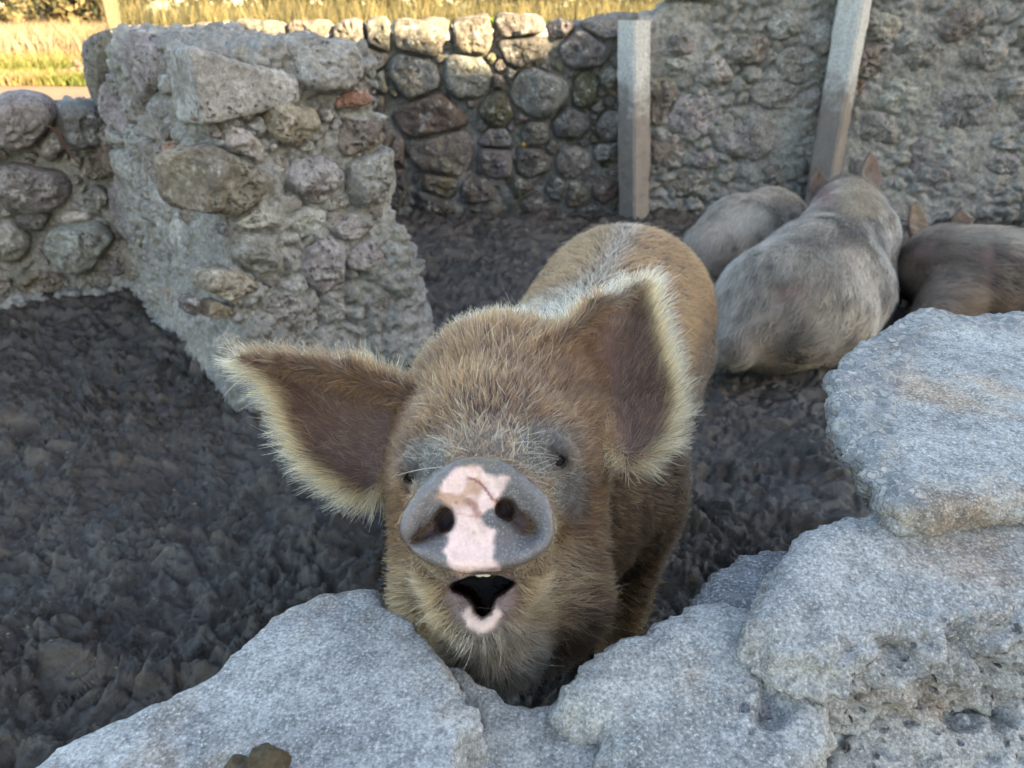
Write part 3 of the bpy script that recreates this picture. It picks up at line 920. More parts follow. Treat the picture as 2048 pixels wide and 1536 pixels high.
def box(name, lo, hi, mat, parent=None, jitter=0.004, seed=0):
    lo, hi = np.array(lo, float), np.array(hi, float)
    n = np.maximum(2, np.ceil((hi - lo) / max(0.03, (hi - lo).max() / 30)).astype(int) + 1)
    V, F = [], []
    for ax in range(3):
        o1, o2 = (ax + 1) % 3, (ax + 2) % 3
        for side in (0, 1):
            a, b = np.meshgrid(np.linspace(lo[o1], hi[o1], n[o1]), np.linspace(lo[o2], hi[o2], n[o2]), indexing='ij')
            p = np.zeros((a.size, 3)); p[:, o1], p[:, o2], p[:, ax] = a.ravel(), b.ravel(), (hi if side else lo)[ax]
            base = sum(len(v) for v in V)
            V.append(p)
            ii = np.arange(a.size).reshape(a.shape) + base
            q = np.stack([ii[:-1, :-1], ii[1:, :-1], ii[1:, 1:], ii[:-1, 1:]], -1).reshape(-1, 4)
            F.append(q if side else q[:, ::-1])
    V = np.concatenate(V); F = np.concatenate(F)
    V = V + jitter * np.stack([vnoise(V * 17, seed + i) for i in range(3)], 1)
    return mesh_obj(name, V, F, mat, parent, smooth=False)
tag(box('plank', (0.84, 4.90, 1.335), (1.25, 5.10, 1.362), M_PLANK, seed=3), 'worn wooden plank lying along the top of the wall between the posts', 'plank')
lp = on_plane(np.array([1047.0]), np.array([288.0]), (0, BY - 0.075, 0), fb[1])[0]
lv = lp + np.array([(-0.012, 0, -0.01), (0, -0.006, -0.016), (0.014, 0, -0.008), (0.010, -0.004, 0.004), (0.0, -0.012, 0.017), (-0.010, -0.002, 0.003)])
lv = np.concatenate([lv, lv + np.array([0, 0.002, 0])])
leaf_c = np.tile((0.55, 0.42, 0.08), (12, 1))
tag(mesh_obj('leaf', lv, [(0, 1, 2, 3, 4, 5), (11, 10, 9, 8, 7, 6)] + [(i, i + 6, (i + 1) % 6 + 6, (i + 1) % 6) for i in range(6)], M_LEAF, cols=leaf_c), 'tiny yellow dry leaf caught on the stones of the back wall', 'leaf')

# ------------------------------------------------------------------ the near wall: slabs of broken concrete
near = thing('rubble_wall', (0.3, 0.6, 0), 'pale broken concrete rubble wall with the brown pig looking over it', 'wall')
def slab(outline, z, tilt=(0, 0), thick=0.14, rnd=0.03, h=0.0042, amp=1.0, tint=(1, 1, 1), seed=0, gravel=None, pock=None, flare=0.15, flare0=0.5, parent=None):
    """Outline read off the photograph on a tilted top plane, carried down as a thick chunk."""
    o = np.array(outline, float)
    c = on_z(o[:, 0].mean(), o[:, 1].mean(), z)
    n = np.array([-tilt[0], -tilt[1], 1.0])
    P3 = on_plane(o[:, 0], o[:, 1], c, n)
    poly = P3[:, :2]
    bottom = P3[:, 2].min() - thick
    nn = math.sqrt(1 + tilt[0] ** 2 + tilt[1] ** 2)
    def f(P):
        top = c[2] + tilt[0] * (P[:, 0] - c[0]) + tilt[1] * (P[:, 1] - c[1])
        dz = (P[:, 2] - top) / nn
        d = d_poly(P[:, :2], poly) + flare * np.clip(-dz - flare0 * thick, 0, 1)
        d = smax(d, dz, rnd)
        return smax(d, bottom - P[:, 2], rnd)
    lo = np.append(poly.min(0) - 0.03, bottom - 0.03)
    hi = np.append(poly.max(0) + 0.03, P3[:, 2].max() + 0.05)
    V, Q = surface(f, lo, hi, h)
    N = vert_normals(V, Q)
    side = 1 - np.clip(N[:, 2], 0, 1)
    d = amp * (0.0045 * fbm(V, 8, 3, seed=seed) + (0.0016 + 0.012 * side) * fbm(V, 32, 4, 0.6, seed=seed + 1, ridge=True) + 0.0006 * fbm(V, 130, 2, seed=seed + 2))
    gr, pk = np.zeros(len(V)), np.zeros(len(V))
    if gravel is not None:
        px, py, _ = to_px(V)
        gr = ss(-d_poly(np.stack([px, py], 1), np.array(gravel, float)) + 14 * fbm(V, 40, 2, seed=4), -8, 14)
        d = d + gr * 0.007 * fbm(V, 42, 2, seed=seed + 8)
    if pock is not None:
        px, py, _ = to_px(V)
        pk = ss(-d_poly(np.stack([px, py], 1), np.array(pock, float)) + 50 * fbm(V, 25, 3, seed=4), -20, 50)
        d = d - pk * 0.022 * ss(fbm(V, 26, 3, 0.55, seed=seed + 6), 0.05, 0.45) - pk * 0.010 * ss(fbm(V, 70, 2, seed=seed + 7), 0.15, 0.5)
    V = V + N * d[:, None]
    ob = mesh_obj('stone', V, Q, M_CONC, parent or near, attrs={'gravel': gr, 'pock': pk})
    ob.color = (*tint, 1)
    return ob

slab([(-60, 1640), (40, 1552), (150, 1480), (230, 1442), (330, 1402), (430, 1345), (520, 1262), (575, 1212), (650, 1185), (722, 1172), (750, 1180), (775, 1212), (822, 1240), (880, 1308), (902, 1342), (938, 1402), (968, 1446),
      (926, 1456), (917, 1500), (910, 1560), (900, 1680), (300, 1760)], 0.66, (0.05, -0.02), 0.12, 0.010, amp=0.7, tint=(1.0, 1.01, 1.02), seed=201)
slab([(898, 1322), (932, 1328), (962, 1350), (1004, 1386), (1060, 1396), (1112, 1390), (1142, 1396), (1205, 1430), (1238, 1490), (1250, 1640), (1240, 1760), (900, 1760), (905, 1560), (925, 1458), (955, 1445), (935, 1400), (910, 1360)], 0.625, (0.0, 0.02), 0.16, 0.02, amp=0.8, tint=(0.95, 0.95, 0.94), seed=211)
slab([(1118, 1388), (1150, 1340), (1200, 1292), (1238, 1252), (1292, 1250), (1340, 1215), (1392, 1196), (1450, 1190), (1512, 1210), (1556, 1252), (1610, 1330), (1660, 1400), (1640, 1500), (1560, 1600), (1480, 1740), (1250, 1740), (1235, 1500), (1205, 1432), (1150, 1400)],
     0.665, (0.0, 0.12), 0.2, 0.028, amp=1.25, tint=(0.98, 0.98, 0.96), seed=221, pock=[(1560, 1260), (1640, 1400), (1500, 1480), (1420, 1400)])
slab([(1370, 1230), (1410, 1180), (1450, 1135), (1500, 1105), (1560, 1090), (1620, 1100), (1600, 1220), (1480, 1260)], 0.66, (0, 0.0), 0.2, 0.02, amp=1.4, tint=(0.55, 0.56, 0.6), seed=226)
slab([(1500, 1230), (1545, 1150), (1560, 1110), (1580, 1082), (1640, 1045), (1710, 1024), (1790, 1008), (1900, 985), (2060, 955), (2260, 930), (2400, 1080), (2260, 1190), (2120, 1235), (2010, 1262), (1900, 1285), (1780, 1300), (1660, 1330), (1590, 1320)],
     0.72, (-0.03, 0.22), 0.18, 0.028, amp=1.2, tint=(0.97, 0.96, 0.95), seed=231, pock=[(1640, 1330), (1780, 1255), (2300, 1150), (2300, 1500), (1600, 1500)])
slab([(1600, 1330), (1700, 1312), (1800, 1296), (1900, 1275), (2010, 1258), (2120, 1228), (2300, 1200), (2500, 1500), (2300, 1800), (1600, 1800), (1560, 1620), (1640, 1480), (1650, 1400)],
     0.615, (-0.05, 0.50), 0.30, 0.05, amp=1.5, tint=(1.0, 0.98, 0.95), seed=241, pock=[(1640, 1330), (1780, 1290), (2300, 1180), (2300, 1800), (1620, 1800)])
slab([(1664, 792), (1676, 735), (1712, 690), (1772, 652), (1838, 614), (1872, 610), (1925, 626), (1992, 622), (2060, 617), (2200, 630), (2400, 700), (2400, 980), (2160, 985), (2050, 990), (1900, 1003), (1812, 1012), (1772, 985), (1742, 925), (1712, 880), (1680, 842)],
     0.79, (-0.02, 0.09), 0.24, 0.018, amp=1.1, flare=0.7, flare0=0.1, tint=(1.0, 1.01, 1.0), seed=251, gravel=[(1640, 860), (1650, 700), (1820, 590), (2100, 590), (2100, 650), (1960, 668), (1860, 650), (1810, 760), (1800, 880), (1850, 1010), (1760, 1030)])
# lower courses and rubble core that carry the slabs
def under(outline, z, thick, seed, tint=(0.8, 0.8, 0.8)):
    slab(outline, z, (0, 0), thick, 0.04, h=0.011, amp=1.6, tint=tint, seed=seed)
under([(560, 1290), (740, 1230), (860, 1340), (930, 1440), (900, 1800), (200, 1800), (150, 1560)], 0.56, 0.6, 261)
under([(900, 1400), (1110, 1440), (1260, 1320), (1480, 1230), (1640, 1380), (1500, 1800), (900, 1800)], 0.50, 0.55, 262)
under([(1420, 1240), (1600, 1130), (1800, 1060), (2100, 1000), (2400, 1000), (2500, 1500), (2300, 1800), (1500, 1800)], 0.52, 0.56, 263)
under([(1860, 840), (1930, 690), (2200, 670), (2400, 760), (2400, 990), (1930, 1000)], 0.68, 0.70, 264)
# crumbled dirt on the slab
def clod(name, px, py, z, r, seed):
    c = on_z(px, py, z)
    V, Q = surface(lambda P: smin(d_ell(P, c, (r, r * 0.8, r * 0.7)), d_ell(P, c + np.array([-r * 1.2, -r * 0.2, -r * 0.1]), (r * 0.8, r * 0.6, r * 0.45)), r * 0.4), c - 3 * r, c + 2.4 * r, r / 9, B=4)
    N = vert_normals(V, Q)
    V = V + N * (r * (0.5 * fbm(V, 1.2 / r, 3, 0.6, seed=seed, ridge=True)))[:, None]
    return mesh_obj(name, V, Q, mat_plain('dry_dirt', (0.11, 0.085, 0.055), 0.95, 0.1, 0.7, 150, 0.8))
tag(clod('dirt_clod', 535, 1528, 0.672, 0.014, 5), 'crumbly dark clod of dirt lying on the flat pale slab', 'dirt')
print('near wall', time.time() - T0)

# ------------------------------------------------------------------ unseen building added behind the viewer, shaped to shade the pen
M_PLASTER = mat_plain('shade_barn_plaster', (0.55, 0.51, 0.45), 0.9, 0.2, 0.3, 8)
M_TIN = mat_plain('shade_roof_tin', (0.30, 0.30, 0.31), 0.5, 0.4, 0.4, 6)
TANE, COSA = math.tan(SUN_EL), math.cos(SUN_AZ)
EAVE = 1.075 + (BY + 4.0) / COSA * TANE
SHIFT = (BY + 4.0) * math.tan(SUN_AZ)                  # where the added building's edge shades a spot on the back wall
bx0, bn0, bn1, bx1, bx2 = 3.2, SHIFT - 0.40, SHIFT + 0.20, SHIFT + 0.45, SHIFT + 14
shade_barn = thing('shade_barn', (bx0 + 6, -6, 0), 'unseen building added behind the viewer to cast shade over the pen', 'shade_barn')
box('wall', (bx0, -8.0, -0.05), (bx2, -4.02, EAVE - 0.22), M_PLASTER, shade_barn, 0.0)
box('shade_roof', (bx0 - 0.2, -8.2, EAVE - 0.06), (bn0, -4.0, EAVE), M_TIN, shade_barn, 0.012, 7)
box('shade_roof', (bn0 + 0.002, -8.2, EAVE - 0.2), (bn1, -4.0, EAVE - 0.13), M_TIN, shade_barn, 0.012, 9)  # lowered strip, shaped to let sun reach part of the wall top
box('shade_roof', (bn1 + 0.002, -8.2, EAVE - 0.06), (bx2 + 0.2, -4.0, EAVE), M_TIN, shade_barn, 0.012, 8)
box('fascia', (bx0, -4.018, EAVE - 0.215), (bn0, -4.002, EAVE - 0.062), M_PLANK, shade_barn, 0.0)
box('fascia', (bn1, -4.018, EAVE - 0.215), (bx2, -4.002, EAVE - 0.062), M_PLANK, shade_barn, 0.0)
box('shade_parapet', (bx1, -4.15, EAVE + 0.015), (bx2, -4.03, EAVE + 1.0), M_PLASTER, shade_barn, 0.0)  # extra height added to keep sun off the wall past the short post
box('door', (bx0 + 4, -4.0, 0), (bx0 + 6.4, -3.95, 2.6), M_PLANK, shade_barn, 0.0)

# ------------------------------------------------------------------ field beyond: grasses, reeds, trees, fence stakes
def blades(name, roots, length, lean, width, cols, label, cat, seed=0):
    r = np.random.default_rng(seed)
    n = len(roots)
    az = r.uniform(0, 2 * np.pi, n)
    d = np.stack([np.cos(az), np.sin(az), np.zeros(n)], 1)
    az2 = r.uniform(0, 2 * np.pi, n)
    w = np.stack([np.cos(az2), np.sin(az2), np.zeros(n)], 1) * (width * r.uniform(0.6, 1.4, n))[:, None]
    L = length * r.uniform(0.5, 1.3, n)
    up = np.array([0, 0, 1.0])
    p1 = roots + up * (L * 0.55)[:, None] + d * (L * lean * 0.25)[:, None]
    p2 = roots + up * (L * 0.95)[:, None] + d * (L * lean)[:, None]
    V = np.stack([roots - w, roots + w, p1 + w * 0.7, p1 - w * 0.7, p2], 1).reshape(-1, 3)
    b = np.arange(n)[:, None] * 5
    F = np.concatenate([np.concatenate([b, b + 1, b + 2], 1), np.concatenate([b, b + 2, b + 3], 1), np.concatenate([b + 3, b + 2, b + 4], 1)])
    o = mesh_obj(name, V, F, M_LEAF, smooth=False, cols=np.repeat(cols, 5, 0))
    return tag(o, label, cat, kind='stuff')

def wedge(n, px0, px1, r0, r1, seed, power=1.0):
    r = np.random.default_rng(seed)
    y = r0 + (r1 - r0) * r.uniform(0, 1, n) ** power
    u = r.uniform(px0, px1, n)
    return np.stack([(u - 1024) / FPX * y * 0.9, y, np.zeros(n)], 1)

def pal(n, cols, P, freq, seed):
    cols = np.array(cols)
    t = np.clip(0.5 + 0.85 * fbm(P, freq, 3, seed=seed) + np.random.default_rng(seed).normal(0, 0.12, n), 0, 0.999) * (len(cols) - 1)
    i = t.astype(int)
    return cols[i] + (cols[np.minimum(i + 1, len(cols) - 1)] - cols[i]) * (t - i)[:, None]

R = wedge(26000, -260, 420, 17.0, 60, 1, 1.6)
c = pal(len(R), [(0.17, 0.105, 0.06), (0.17, 0.125, 0.06), (0.105, 0.105, 0.03), (0.065, 0.08, 0.02)], R, 0.35, 3)
blades('grass', R, 0.42 * (0.6 + 0.5 * (R[:, 1] > 20)), 0.5, 0.018, c, 'sunlit yellow green grass growing over the open field', 'grass', 2)
R = wedge(9000, -260, 420, 26, 62, 5, 1.0)
c = pal(len(R), [(0.20, 0.15, 0.105), (0.17, 0.125, 0.085), (0.13, 0.11, 0.055)], R, 0.2, 8)
blades('dry_weeds', R, 1.15, 0.35, 0.03, c, 'pale straw coloured dry weeds standing behind the green grass', 'weeds', 3)
R = wedge(22000, 225, 1650, 24, 44, 6, 1.0)
c = pal(len(R), [(0.022, 0.024, 0.018), (0.045, 0.045, 0.025), (0.10, 0.085, 0.035), (0.19, 0.155, 0.075)], R, 1.6, 9)
blades('reeds', R, 1.9, 0.20, 0.018, c, 'tall dense stand of golden reeds beyond the back wall', 'reeds', 4)
R = wedge(9000, 560, 1400, 8, 22, 7, 1.0)
c = pal(len(R), [(0.15, 0.12, 0.035), (0.09, 0.105, 0.02)], R, 0.5, 10)
R[:, 2] = 0.28 * np.exp(-((R[:, 0] / R[:, 1] + 0.17) / 0.10) ** 2) * 1.3
blades('bank_grass', R, 0.30, 0.6, 0.016, c, 'bright short grass on the bank just past the back wall', 'grass', 5)
# little tufts on top of the wall
def tuft(name, loc, n, L, cols, label, seed):
    r = np.random.default_rng(seed)
    roots = np.array(loc) + np.stack([r.normal(0, 0.035, n), r.normal(0, 0.03, n), np.zeros(n)], 1)
    o = blades(name, roots, L, 0.7, 0.004, pal(n, cols, roots, 8, seed), label, 'plant', seed)
    del o['kind']
    o['group'] = 'weeds rooted on the wall top'
    return o
for i, (px, z) in enumerate(((980, 1.175), (1038, 1.175), (1072, 1.175))):
    q = on_plane(np.array([float(px)]), np.array([45.0]), (0, BY + 0.16, 0), fb[1])[0]
    tuft('weed_tuft', (q[0], q[1], z), 160, 0.055, [(0.34, 0.42, 0.05), (0.22, 0.36, 0.04)], 'small bright green weed tuft rooted on top of the back wall', 60 + i)

M_BARK = mat_wood('bark', (0.14, 0.11, 0.085), (0.26, 0.21, 0.16))
def tree(loc, h, rad, cols, label, seed, first, leaves=1500, size=0.16):
    r = np.random.default_rng(seed)
    t = thing('pine_tree', loc, label, 'tree', 'pine trees along the far edge of the field')
    loc = np.array(loc, float)
    n = 9
    pts = loc + np.stack([r.normal(0, 0.02 * h, n).cumsum() * 0.3, r.normal(0, 0.02 * h, n).cumsum() * 0.3, np.linspace(-0.1, h * 0.9, n)], 1)
    tube('trunk', pts, np.linspace(0.045 * h ** 0.8, 0.02, n), M_BARK, t)
    k = 26
    ch = r.uniform(0.12, 0.98, k)
    rr = rad * np.sqrt(np.clip(1 - np.abs(ch - 0.35) / 0.68, 0.05, 1))
    a = r.uniform(0, 2 * np.pi, k)
    C = loc + np.stack([np.cos(a) * rr * 0.7, np.sin(a) * rr * 0.7, ch * h], 1)
    ci = r.integers(0, k, leaves)
    v = r.normal(size=(leaves, 3)); v /= np.linalg.norm(v, axis=1)[:, None]
    P = C[ci] + v * (r.uniform(0.3, 1, leaves) ** 0.5 * rad * 0.36)[:, None] * np.array([1, 1, 0.75])
    e1 = r.normal(size=(leaves, 3)); e1 /= np.linalg.norm(e1, axis=1)[:, None]
    e2 = np.cross(e1, v); e2 /= np.maximum(np.linalg.norm(e2, axis=1), 1e-6)[:, None]
    s = (size * r.uniform(0.6, 1.4, leaves))[:, None]
    V = np.stack([P - e1 * s, P + e2 * s * 0.45, P + e1 * s, P - e2 * s * 0.45], 1).reshape(-1, 3)
    F = np.arange(leaves * 4).reshape(-1, 4)
    cc = pal(leaves, cols, P, 0.6, seed)
    mesh_obj('crown', V, F, M_LEAF, t, smooth=False, cols=np.repeat(cc, 4, 0))
GREEN = [(0.016, 0.022, 0.017), (0.035, 0.04, 0.022), (0.10, 0.082, 0.04), (0.17, 0.135, 0.07)]
g = np.random.default_rng(3)
for i, px in enumerate(np.linspace(-330, 250, 22)):
    y = g.uniform(74, 112)
    tree(((px + g.uniform(-14, 14) - 1024) / FPX * y * 0.9, y, 0), g.uniform(6, 9.5), g.uniform(2.6, 3.6), GREEN, 'bushy sunlit pine tree at the far edge of the field', 300 + i, i == 0, 1500, 0.34)
for i, px in enumerate(np.linspace(300, 1750, 18)):
    y = g.uniform(46, 60)
    tree(((px + g.uniform(-20, 20) - 1024) / FPX * y * 0.9, y, 0), g.uniform(6, 9), g.uniform(2.8, 3.8), GREEN, 'bushy sunlit pine tree growing behind the golden reeds', 340 + i, False, 1200, 0.30)
M_STAKE = mat_wood('fence_timber', (0.075, 0.055, 0.035), (0.12, 0.09, 0.06))
def stake(px, y, w, h, yaw, label):
    x = (px - 1024) / FPX * y * 0.9
    post('fence_post', (x, y, -0.1), (x - 0.02 * h, y, h), w, yaw, M_STAKE, label)
stake(233, 9.5, 0.075, 2.3, math.radians(28), 'thick round-edged timber fence post behind the wall at the field side')
stake(88, 30, 0.04, 1.2, 0.3, 'thin leaning fence stake standing out in the grassy field')
heap = thing('rubble_heap', ((120 - 1024) / FPX * 19.5 * 0.9, 19.5, 0), 'small heap of broken reddish rubble lying in the sunny field', 'rubble')
for i, (dx, dz, rr) in enumerate(((-0.25, 0.10, 0.18), (0.05, 0.12, 0.22), (0.30, 0.16, 0.16), (0.16, 0.34, 0.13))):
    lump('rubble_piece', heap, (heap.location[0] + dx, 19.5 + 0.1 * (i % 2), dz), (rr, rr * 0.8, rr * 0.75), 'red' if i != 2 else 'dark', 0.5 * i, h=0.03, seed=700 + i).color = (*(0.4 * np.array(TONE['red'])), 1)
print('field', time.time() - T0)

# ------------------------------------------------------------------ pigs
def C(px, py, d):
    return at_depth(np.float64(px), np.float64(py), np.float64(d))

def closed(P, n=5):
    """Round a measured outline with a closed Catmull-Rom curve."""
    P = np.asarray(P, float)
    a, b, c, d = np.roll(P, 1, 0), P, np.roll(P, -1, 0), np.roll(P, -2, 0)
    out = []
    for u in np.arange(n) / n:
        out.append(0.5 * (2 * b + (c - a) * u + (2 * a - 5 * b + 4 * c - d) * u ** 2 + (-a + 3 * b - 3 * c + d) * u ** 3))
    return np.stack(out, 1).reshape(-1, 2)

class Ear:
    """A dished, thin ear: outline measured in its own plane, rim nearer the front than the middle."""
    def __init__(self, outline, three, bowl=0.03, t=0.005, base=None, tip=None):
        a, b, c = [C(*q) for q in three]
        n = np.cross(b - a, c - a); n /= np.linalg.norm(n)
        if n @ (CAM - a) < 0:
            n = -n
        self.o, self.n = a, n
        self.u = np.cross(n, [0, 0, 1.0]); self.u /= np.linalg.norm(self.u)
        self.v = np.cross(n, self.u)
        o = np.array(outline, float)
        P = on_plane(o[:, 0], o[:, 1], a, n)
        self.P = P
        self.poly = np.stack([(P - a) @ self.u, (P - a) @ self.v], 1)
        self.c = P.mean(0)
        self.r = np.linalg.norm(P - self.c, axis=1).max() + 0.06
        self.bowl, self.t = bowl, t
        bt = on_plane(np.array([base[0], tip[0]], float), np.array([base[1], tip[1]], float), a, n)
        self.dir = bt[1] - bt[0]; self.dir /= np.linalg.norm(self.dir)
    def local(self, P):
        q = P - self.o
        U = np.stack([q @ self.u, q @ self.v], 1)
        return U, q @ self.n, d_poly(U, self.poly)
    def __call__(self, P):
        d = np.linalg.norm(P - self.c, axis=1) - self.r + 0.05
        m = d < 0.06
        if m.any():
            U, w, s = self.local(P[m])
            w0 = -self.bowl * ss(-s, -0.01, 0.07)
            d[m] = smax((np.abs(w - w0) - self.t) * 0.85, s, 0.006)
        return np.maximum(d, -1)

def hair_object(name, P, cols, rad, parent, mat=None):
    """P: (n, k, 3) strand points, cols: (n, k, 3), rad: (k,) or (n, k)."""
    n, k, _ = P.shape
    cu = bpy.data.hair_curves.new(name)
    cu.add_curves([k] * n)
    cu.attributes['position'].data.foreach_set('vector', np.ascontiguousarray(P, np.float32).ravel())
    ra = cu.attributes.get('radius') or cu.attributes.new('radius', 'FLOAT', 'POINT')
    ra.data.foreach_set('value', np.ascontiguousarray(np.broadcast_to(rad, (n, k)), np.float32).ravel())
    ca = cu.attributes.new('col', 'FLOAT_COLOR', 'POINT')
    c4 = np.ones((n, k, 4), np.float32); c4[..., :3] = cols
    ca.data.foreach_set('color', c4.ravel())
    cu.materials.append(mat or M_FUR)
    return link(bpy.data.objects.new(name, cu), parent)

def sample(V, Q, N, w, count, r):
    """Random points on quads with per-vertex weight w."""
    area = np.linalg.norm(np.cross(V[Q[:, 2]] - V[Q[:, 0]], V[Q[:, 3]] - V[Q[:, 1]]), axis=1)
    wt = area * w[Q].mean(1)
    cdf = np.cumsum(wt)
    f = np.searchsorted(cdf, r.uniform(0, cdf[-1], count))
    a, b = r.uniform(0, 1, (2, count, 1))
    q = Q[f]
    k = [(1 - a) * (1 - b), a * (1 - b), a * b, (1 - a) * b]
    P = sum(V[q[:, i]] * k[i] for i in range(4))
    Nn = sum(N[q[:, i]] * k[i] for i in range(4))
    return P, Nn / np.linalg.norm(Nn, axis=1)[:, None], q[:, 0]

def grow(P, N, flow, L, lift, r, k=6, jitter=0.2, curl=0.25, clump=0.25, cfreq=45):
    """Strand points: leave the skin at an angle, then lie over along the flow."""
    n = len(P)
    nz = np.stack([fbm(P, cfreq, 2, seed=i + 5) for i in range(3)], 1)
    T = flow + jitter * r.normal(size=(n, 3)) + clump * 2 * nz
    T = T - N * (T * N).sum(1)[:, None]
    T /= np.maximum(np.linalg.norm(T, axis=1), 1e-6)[:, None]
    B = np.cross(N, T)
    cu = r.normal(0, curl, n)
    lift = np.broadcast_to(lift, n) * r.uniform(0.7, 1.3, n)
    pts = [P]
    p = P
    for i in range(1, k):
        s = i / (k - 1)
        ang = lift * (1 - 0.55 * s)
        d = T * np.cos(ang)[:, None] + N * np.sin(ang)[:, None] + B * (cu * s)[:, None]
        d /= np.linalg.norm(d, axis=1)[:, None]
        p = p + d * (L / (k - 1))[:, None]
        pts.append(p)
    return np.stack(pts, 1)

def clump_strands(S, size, amount, seed=0):
    """Pull neighbouring strands together towards their tips, as greasy bristles lie."""
    root = S[:, 0]
    key = np.floor((root + 0.4 * size * np.stack([vnoise(root / size * 0.7, seed + i) for i in range(3)], 1)) / size).astype(np.int64)
    key = (key[:, 0] * 73856093) ^ (key[:, 1] * 19349663) ^ (key[:, 2] * 83492791)
    _, inv = np.unique(key, return_inverse=True)
    cnt = np.bincount(inv)
    out = S.copy()
    for k in range(1, S.shape[1]):
        m = np.stack([np.bincount(inv, S[:, k, i]) for i in range(3)], 1) / cnt[:, None]
        t = amount * (k / (S.shape[1] - 1)) ** 1.2
        out[:, k] += (m[inv] - S[:, k]) * (t if np.isscalar(t) else t[:, None])
    return out, inv

def in_poly(px, py, poly, soft=4.0):
    return ss(-d_poly(np.stack([px, py], 1), np.array(poly, float)), -soft, soft)

def lerp(a, b, t):
    return a + (np.asarray(b) - a) * np.asarray(t)[:, None]

# ---- the brown pig at the wall
ear_l = Ear([(476, 719), (540, 716), (620, 728), (700, 733), (770, 752), (822, 790), (838, 850), (815, 920), (790, 975), (735, 1000), (690, 985), (640, 950), (600, 915), (575, 860), (556, 800), (520, 755)],
            [(815, 840, 0.985), (480, 720, 1.0), (690, 1000, 0.93)], 0.030, 0.005, (820, 860), (480, 725))
ear_r = Ear([(1085, 740), (1092, 690), (1130, 650), (1190, 605), (1250, 575), (1298, 562), (1312, 610), (1326, 680), (1348, 760), (1356, 820), (1342, 880), (1305, 918), (1255, 938), (1208, 905), (1188, 850), (1150, 800), (1105, 775)],
            [(1110, 790, 0.985), (1300, 560, 1.07), (1330, 850, 0.955)], 0.040, 0.005, (1150, 800), (1295, 570))

SN_C = C(955, 1036, 0.592)
SN_N = CAM - SN_C; SN_N /= np.linalg.norm(SN_N)
SN_N = SN_N + np.array([0.02, 0, 0.10]); SN_N /= np.linalg.norm(SN_N)
SN_U = np.cross([0, 0, 1.0], SN_N); SN_U /= np.linalg.norm(SN_U)
if SN_U[0] < 0: SN_U = -SN_U
SN_V = np.cross(SN_N, SN_U)
if SN_V[2] < 0: SN_V = -SN_V
_o = np.array([955, 1036]) + 1.035 * (np.array([(905, 925), (950, 914), (1000, 920), (1050, 955), (1092, 995), (1106, 1040), (1098, 1085), (1060, 1118), (1010, 1134), (960, 1142), (910, 1138), (860, 1122), (820, 1095), (803, 1060), (812, 1020), (845, 975)], float) - np.array([955, 1036]))
_o = closed(_o, 4)
_p = on_plane(_o[:, 0], _o[:, 1], SN_C, SN_N)
SN_POLY = np.stack([(_p - SN_C) @ SN_U, (_p - SN_C) @ SN_V], 1)
def snout_local(P):
    q = P - SN_C
    U = np.stack([q @ SN_U, q @ SN_V], 1)
    return U, q @ SN_N, d_poly(U, SN_POLY)

MOUTH = on_plane(np.array([904, 918, 940, 975, 1008, 1022, 1004, 986, 980, 976, 962, 949, 947, 938, 922.]), np.array([1176, 1160, 1150, 1146, 1150, 1166, 1180, 1192, 1208, 1222, 1232, 1222, 1206, 1192, 1184.]), C(960, 1190, 0.66), -FW)
M_N = ray(np.float64(960), np.float64(1188)); M_N /= np.linalg.norm(M_N)
M_U = RT; M_V = np.cross(M_N, M_U)
M_O = C(960, 1190, 0.66)
MOUTH_POLY = np.stack([(MOUTH - M_O) @ M_U, (MOUTH - M_O) @ M_V], 1)
def f_mouth(P):
    q = P - M_O
    w = q @ M_N
    s = 1 - 0.35 * np.clip(w / 0.12, -1, 1)
    d = d_poly(np.stack([q @ M_U, q @ M_V], 1) * s[:, None], MOUTH_POLY) 
    return smax(d, w - 0.13, 0.01)

EYE_R, EYE_L = C(1110, 914, 0.806), C(832, 946, 0.812)
SH, RU = np.array([0.085, 1.16, 0.50]), np.array([0.285, 1.80, 0.515])
BAX = RU - SH; BAX /= np.linalg.norm(BAX)
BLAT = np.array([BAX[1], -BAX[0], 0]); BLAT /= np.linalg.norm(BLAT)
px_r = lambda px, d: px * d / FPX

def f_head(P):
    cone = lambda a, ra, b, rb: d_cone(P, C(*a), px_r(ra, a[2]), C(*b), px_r(rb, b[2]))
    d = cone((1000, 800, 1.03), 132, (975, 905, 0.90), 148)
    d = smin(d, cone((895, 885, 0.955), 92, (915, 925, 0.90), 84), 0.05)
    d = smin(d, cone((1095, 870, 0.975), 98, (1070, 910, 0.91), 90), 0.05)
    d = smin(d, cone((985, 955, 0.88), 146, (958, 1034, 0.665), 136), 0.06)
    d = smin(d, cone((872, 985, 0.945), 78, (872, 1175, 0.895), 86), 0.06)
    d = smin(d, cone((1108, 970, 0.96), 90, (1116, 1185, 0.925), 102), 0.06)
    d = smin(d, cone((1000, 1225, 0.93), 138, (968, 1236, 0.735), 62), 0.06)
    d = smin(d, d_ell(P, C(985, 1285, 0.80), (0.048, 0.05, 0.042)), 0.04)
    d = smin(d, d_ell(P, C(920, 1205, 0.715), (0.023, 0.03, 0.022)), 0.02)
    d = smin(d, d_ell(P, C(1004, 1200, 0.715), (0.024, 0.03, 0.024)), 0.02)
    d = smin(d, d_ell(P, C(962, 1240, 0.695), (0.020, 0.022, 0.014)), 0.015)
    # upper lip hanging at the sides
    d = smin(d, cone((872, 1120, 0.70), 42, (900, 1175, 0.78), 36), 0.03)
    d = smin(d, cone((1052, 1115, 0.70), 42, (1035, 1170, 0.78), 36), 0.03)
    return d

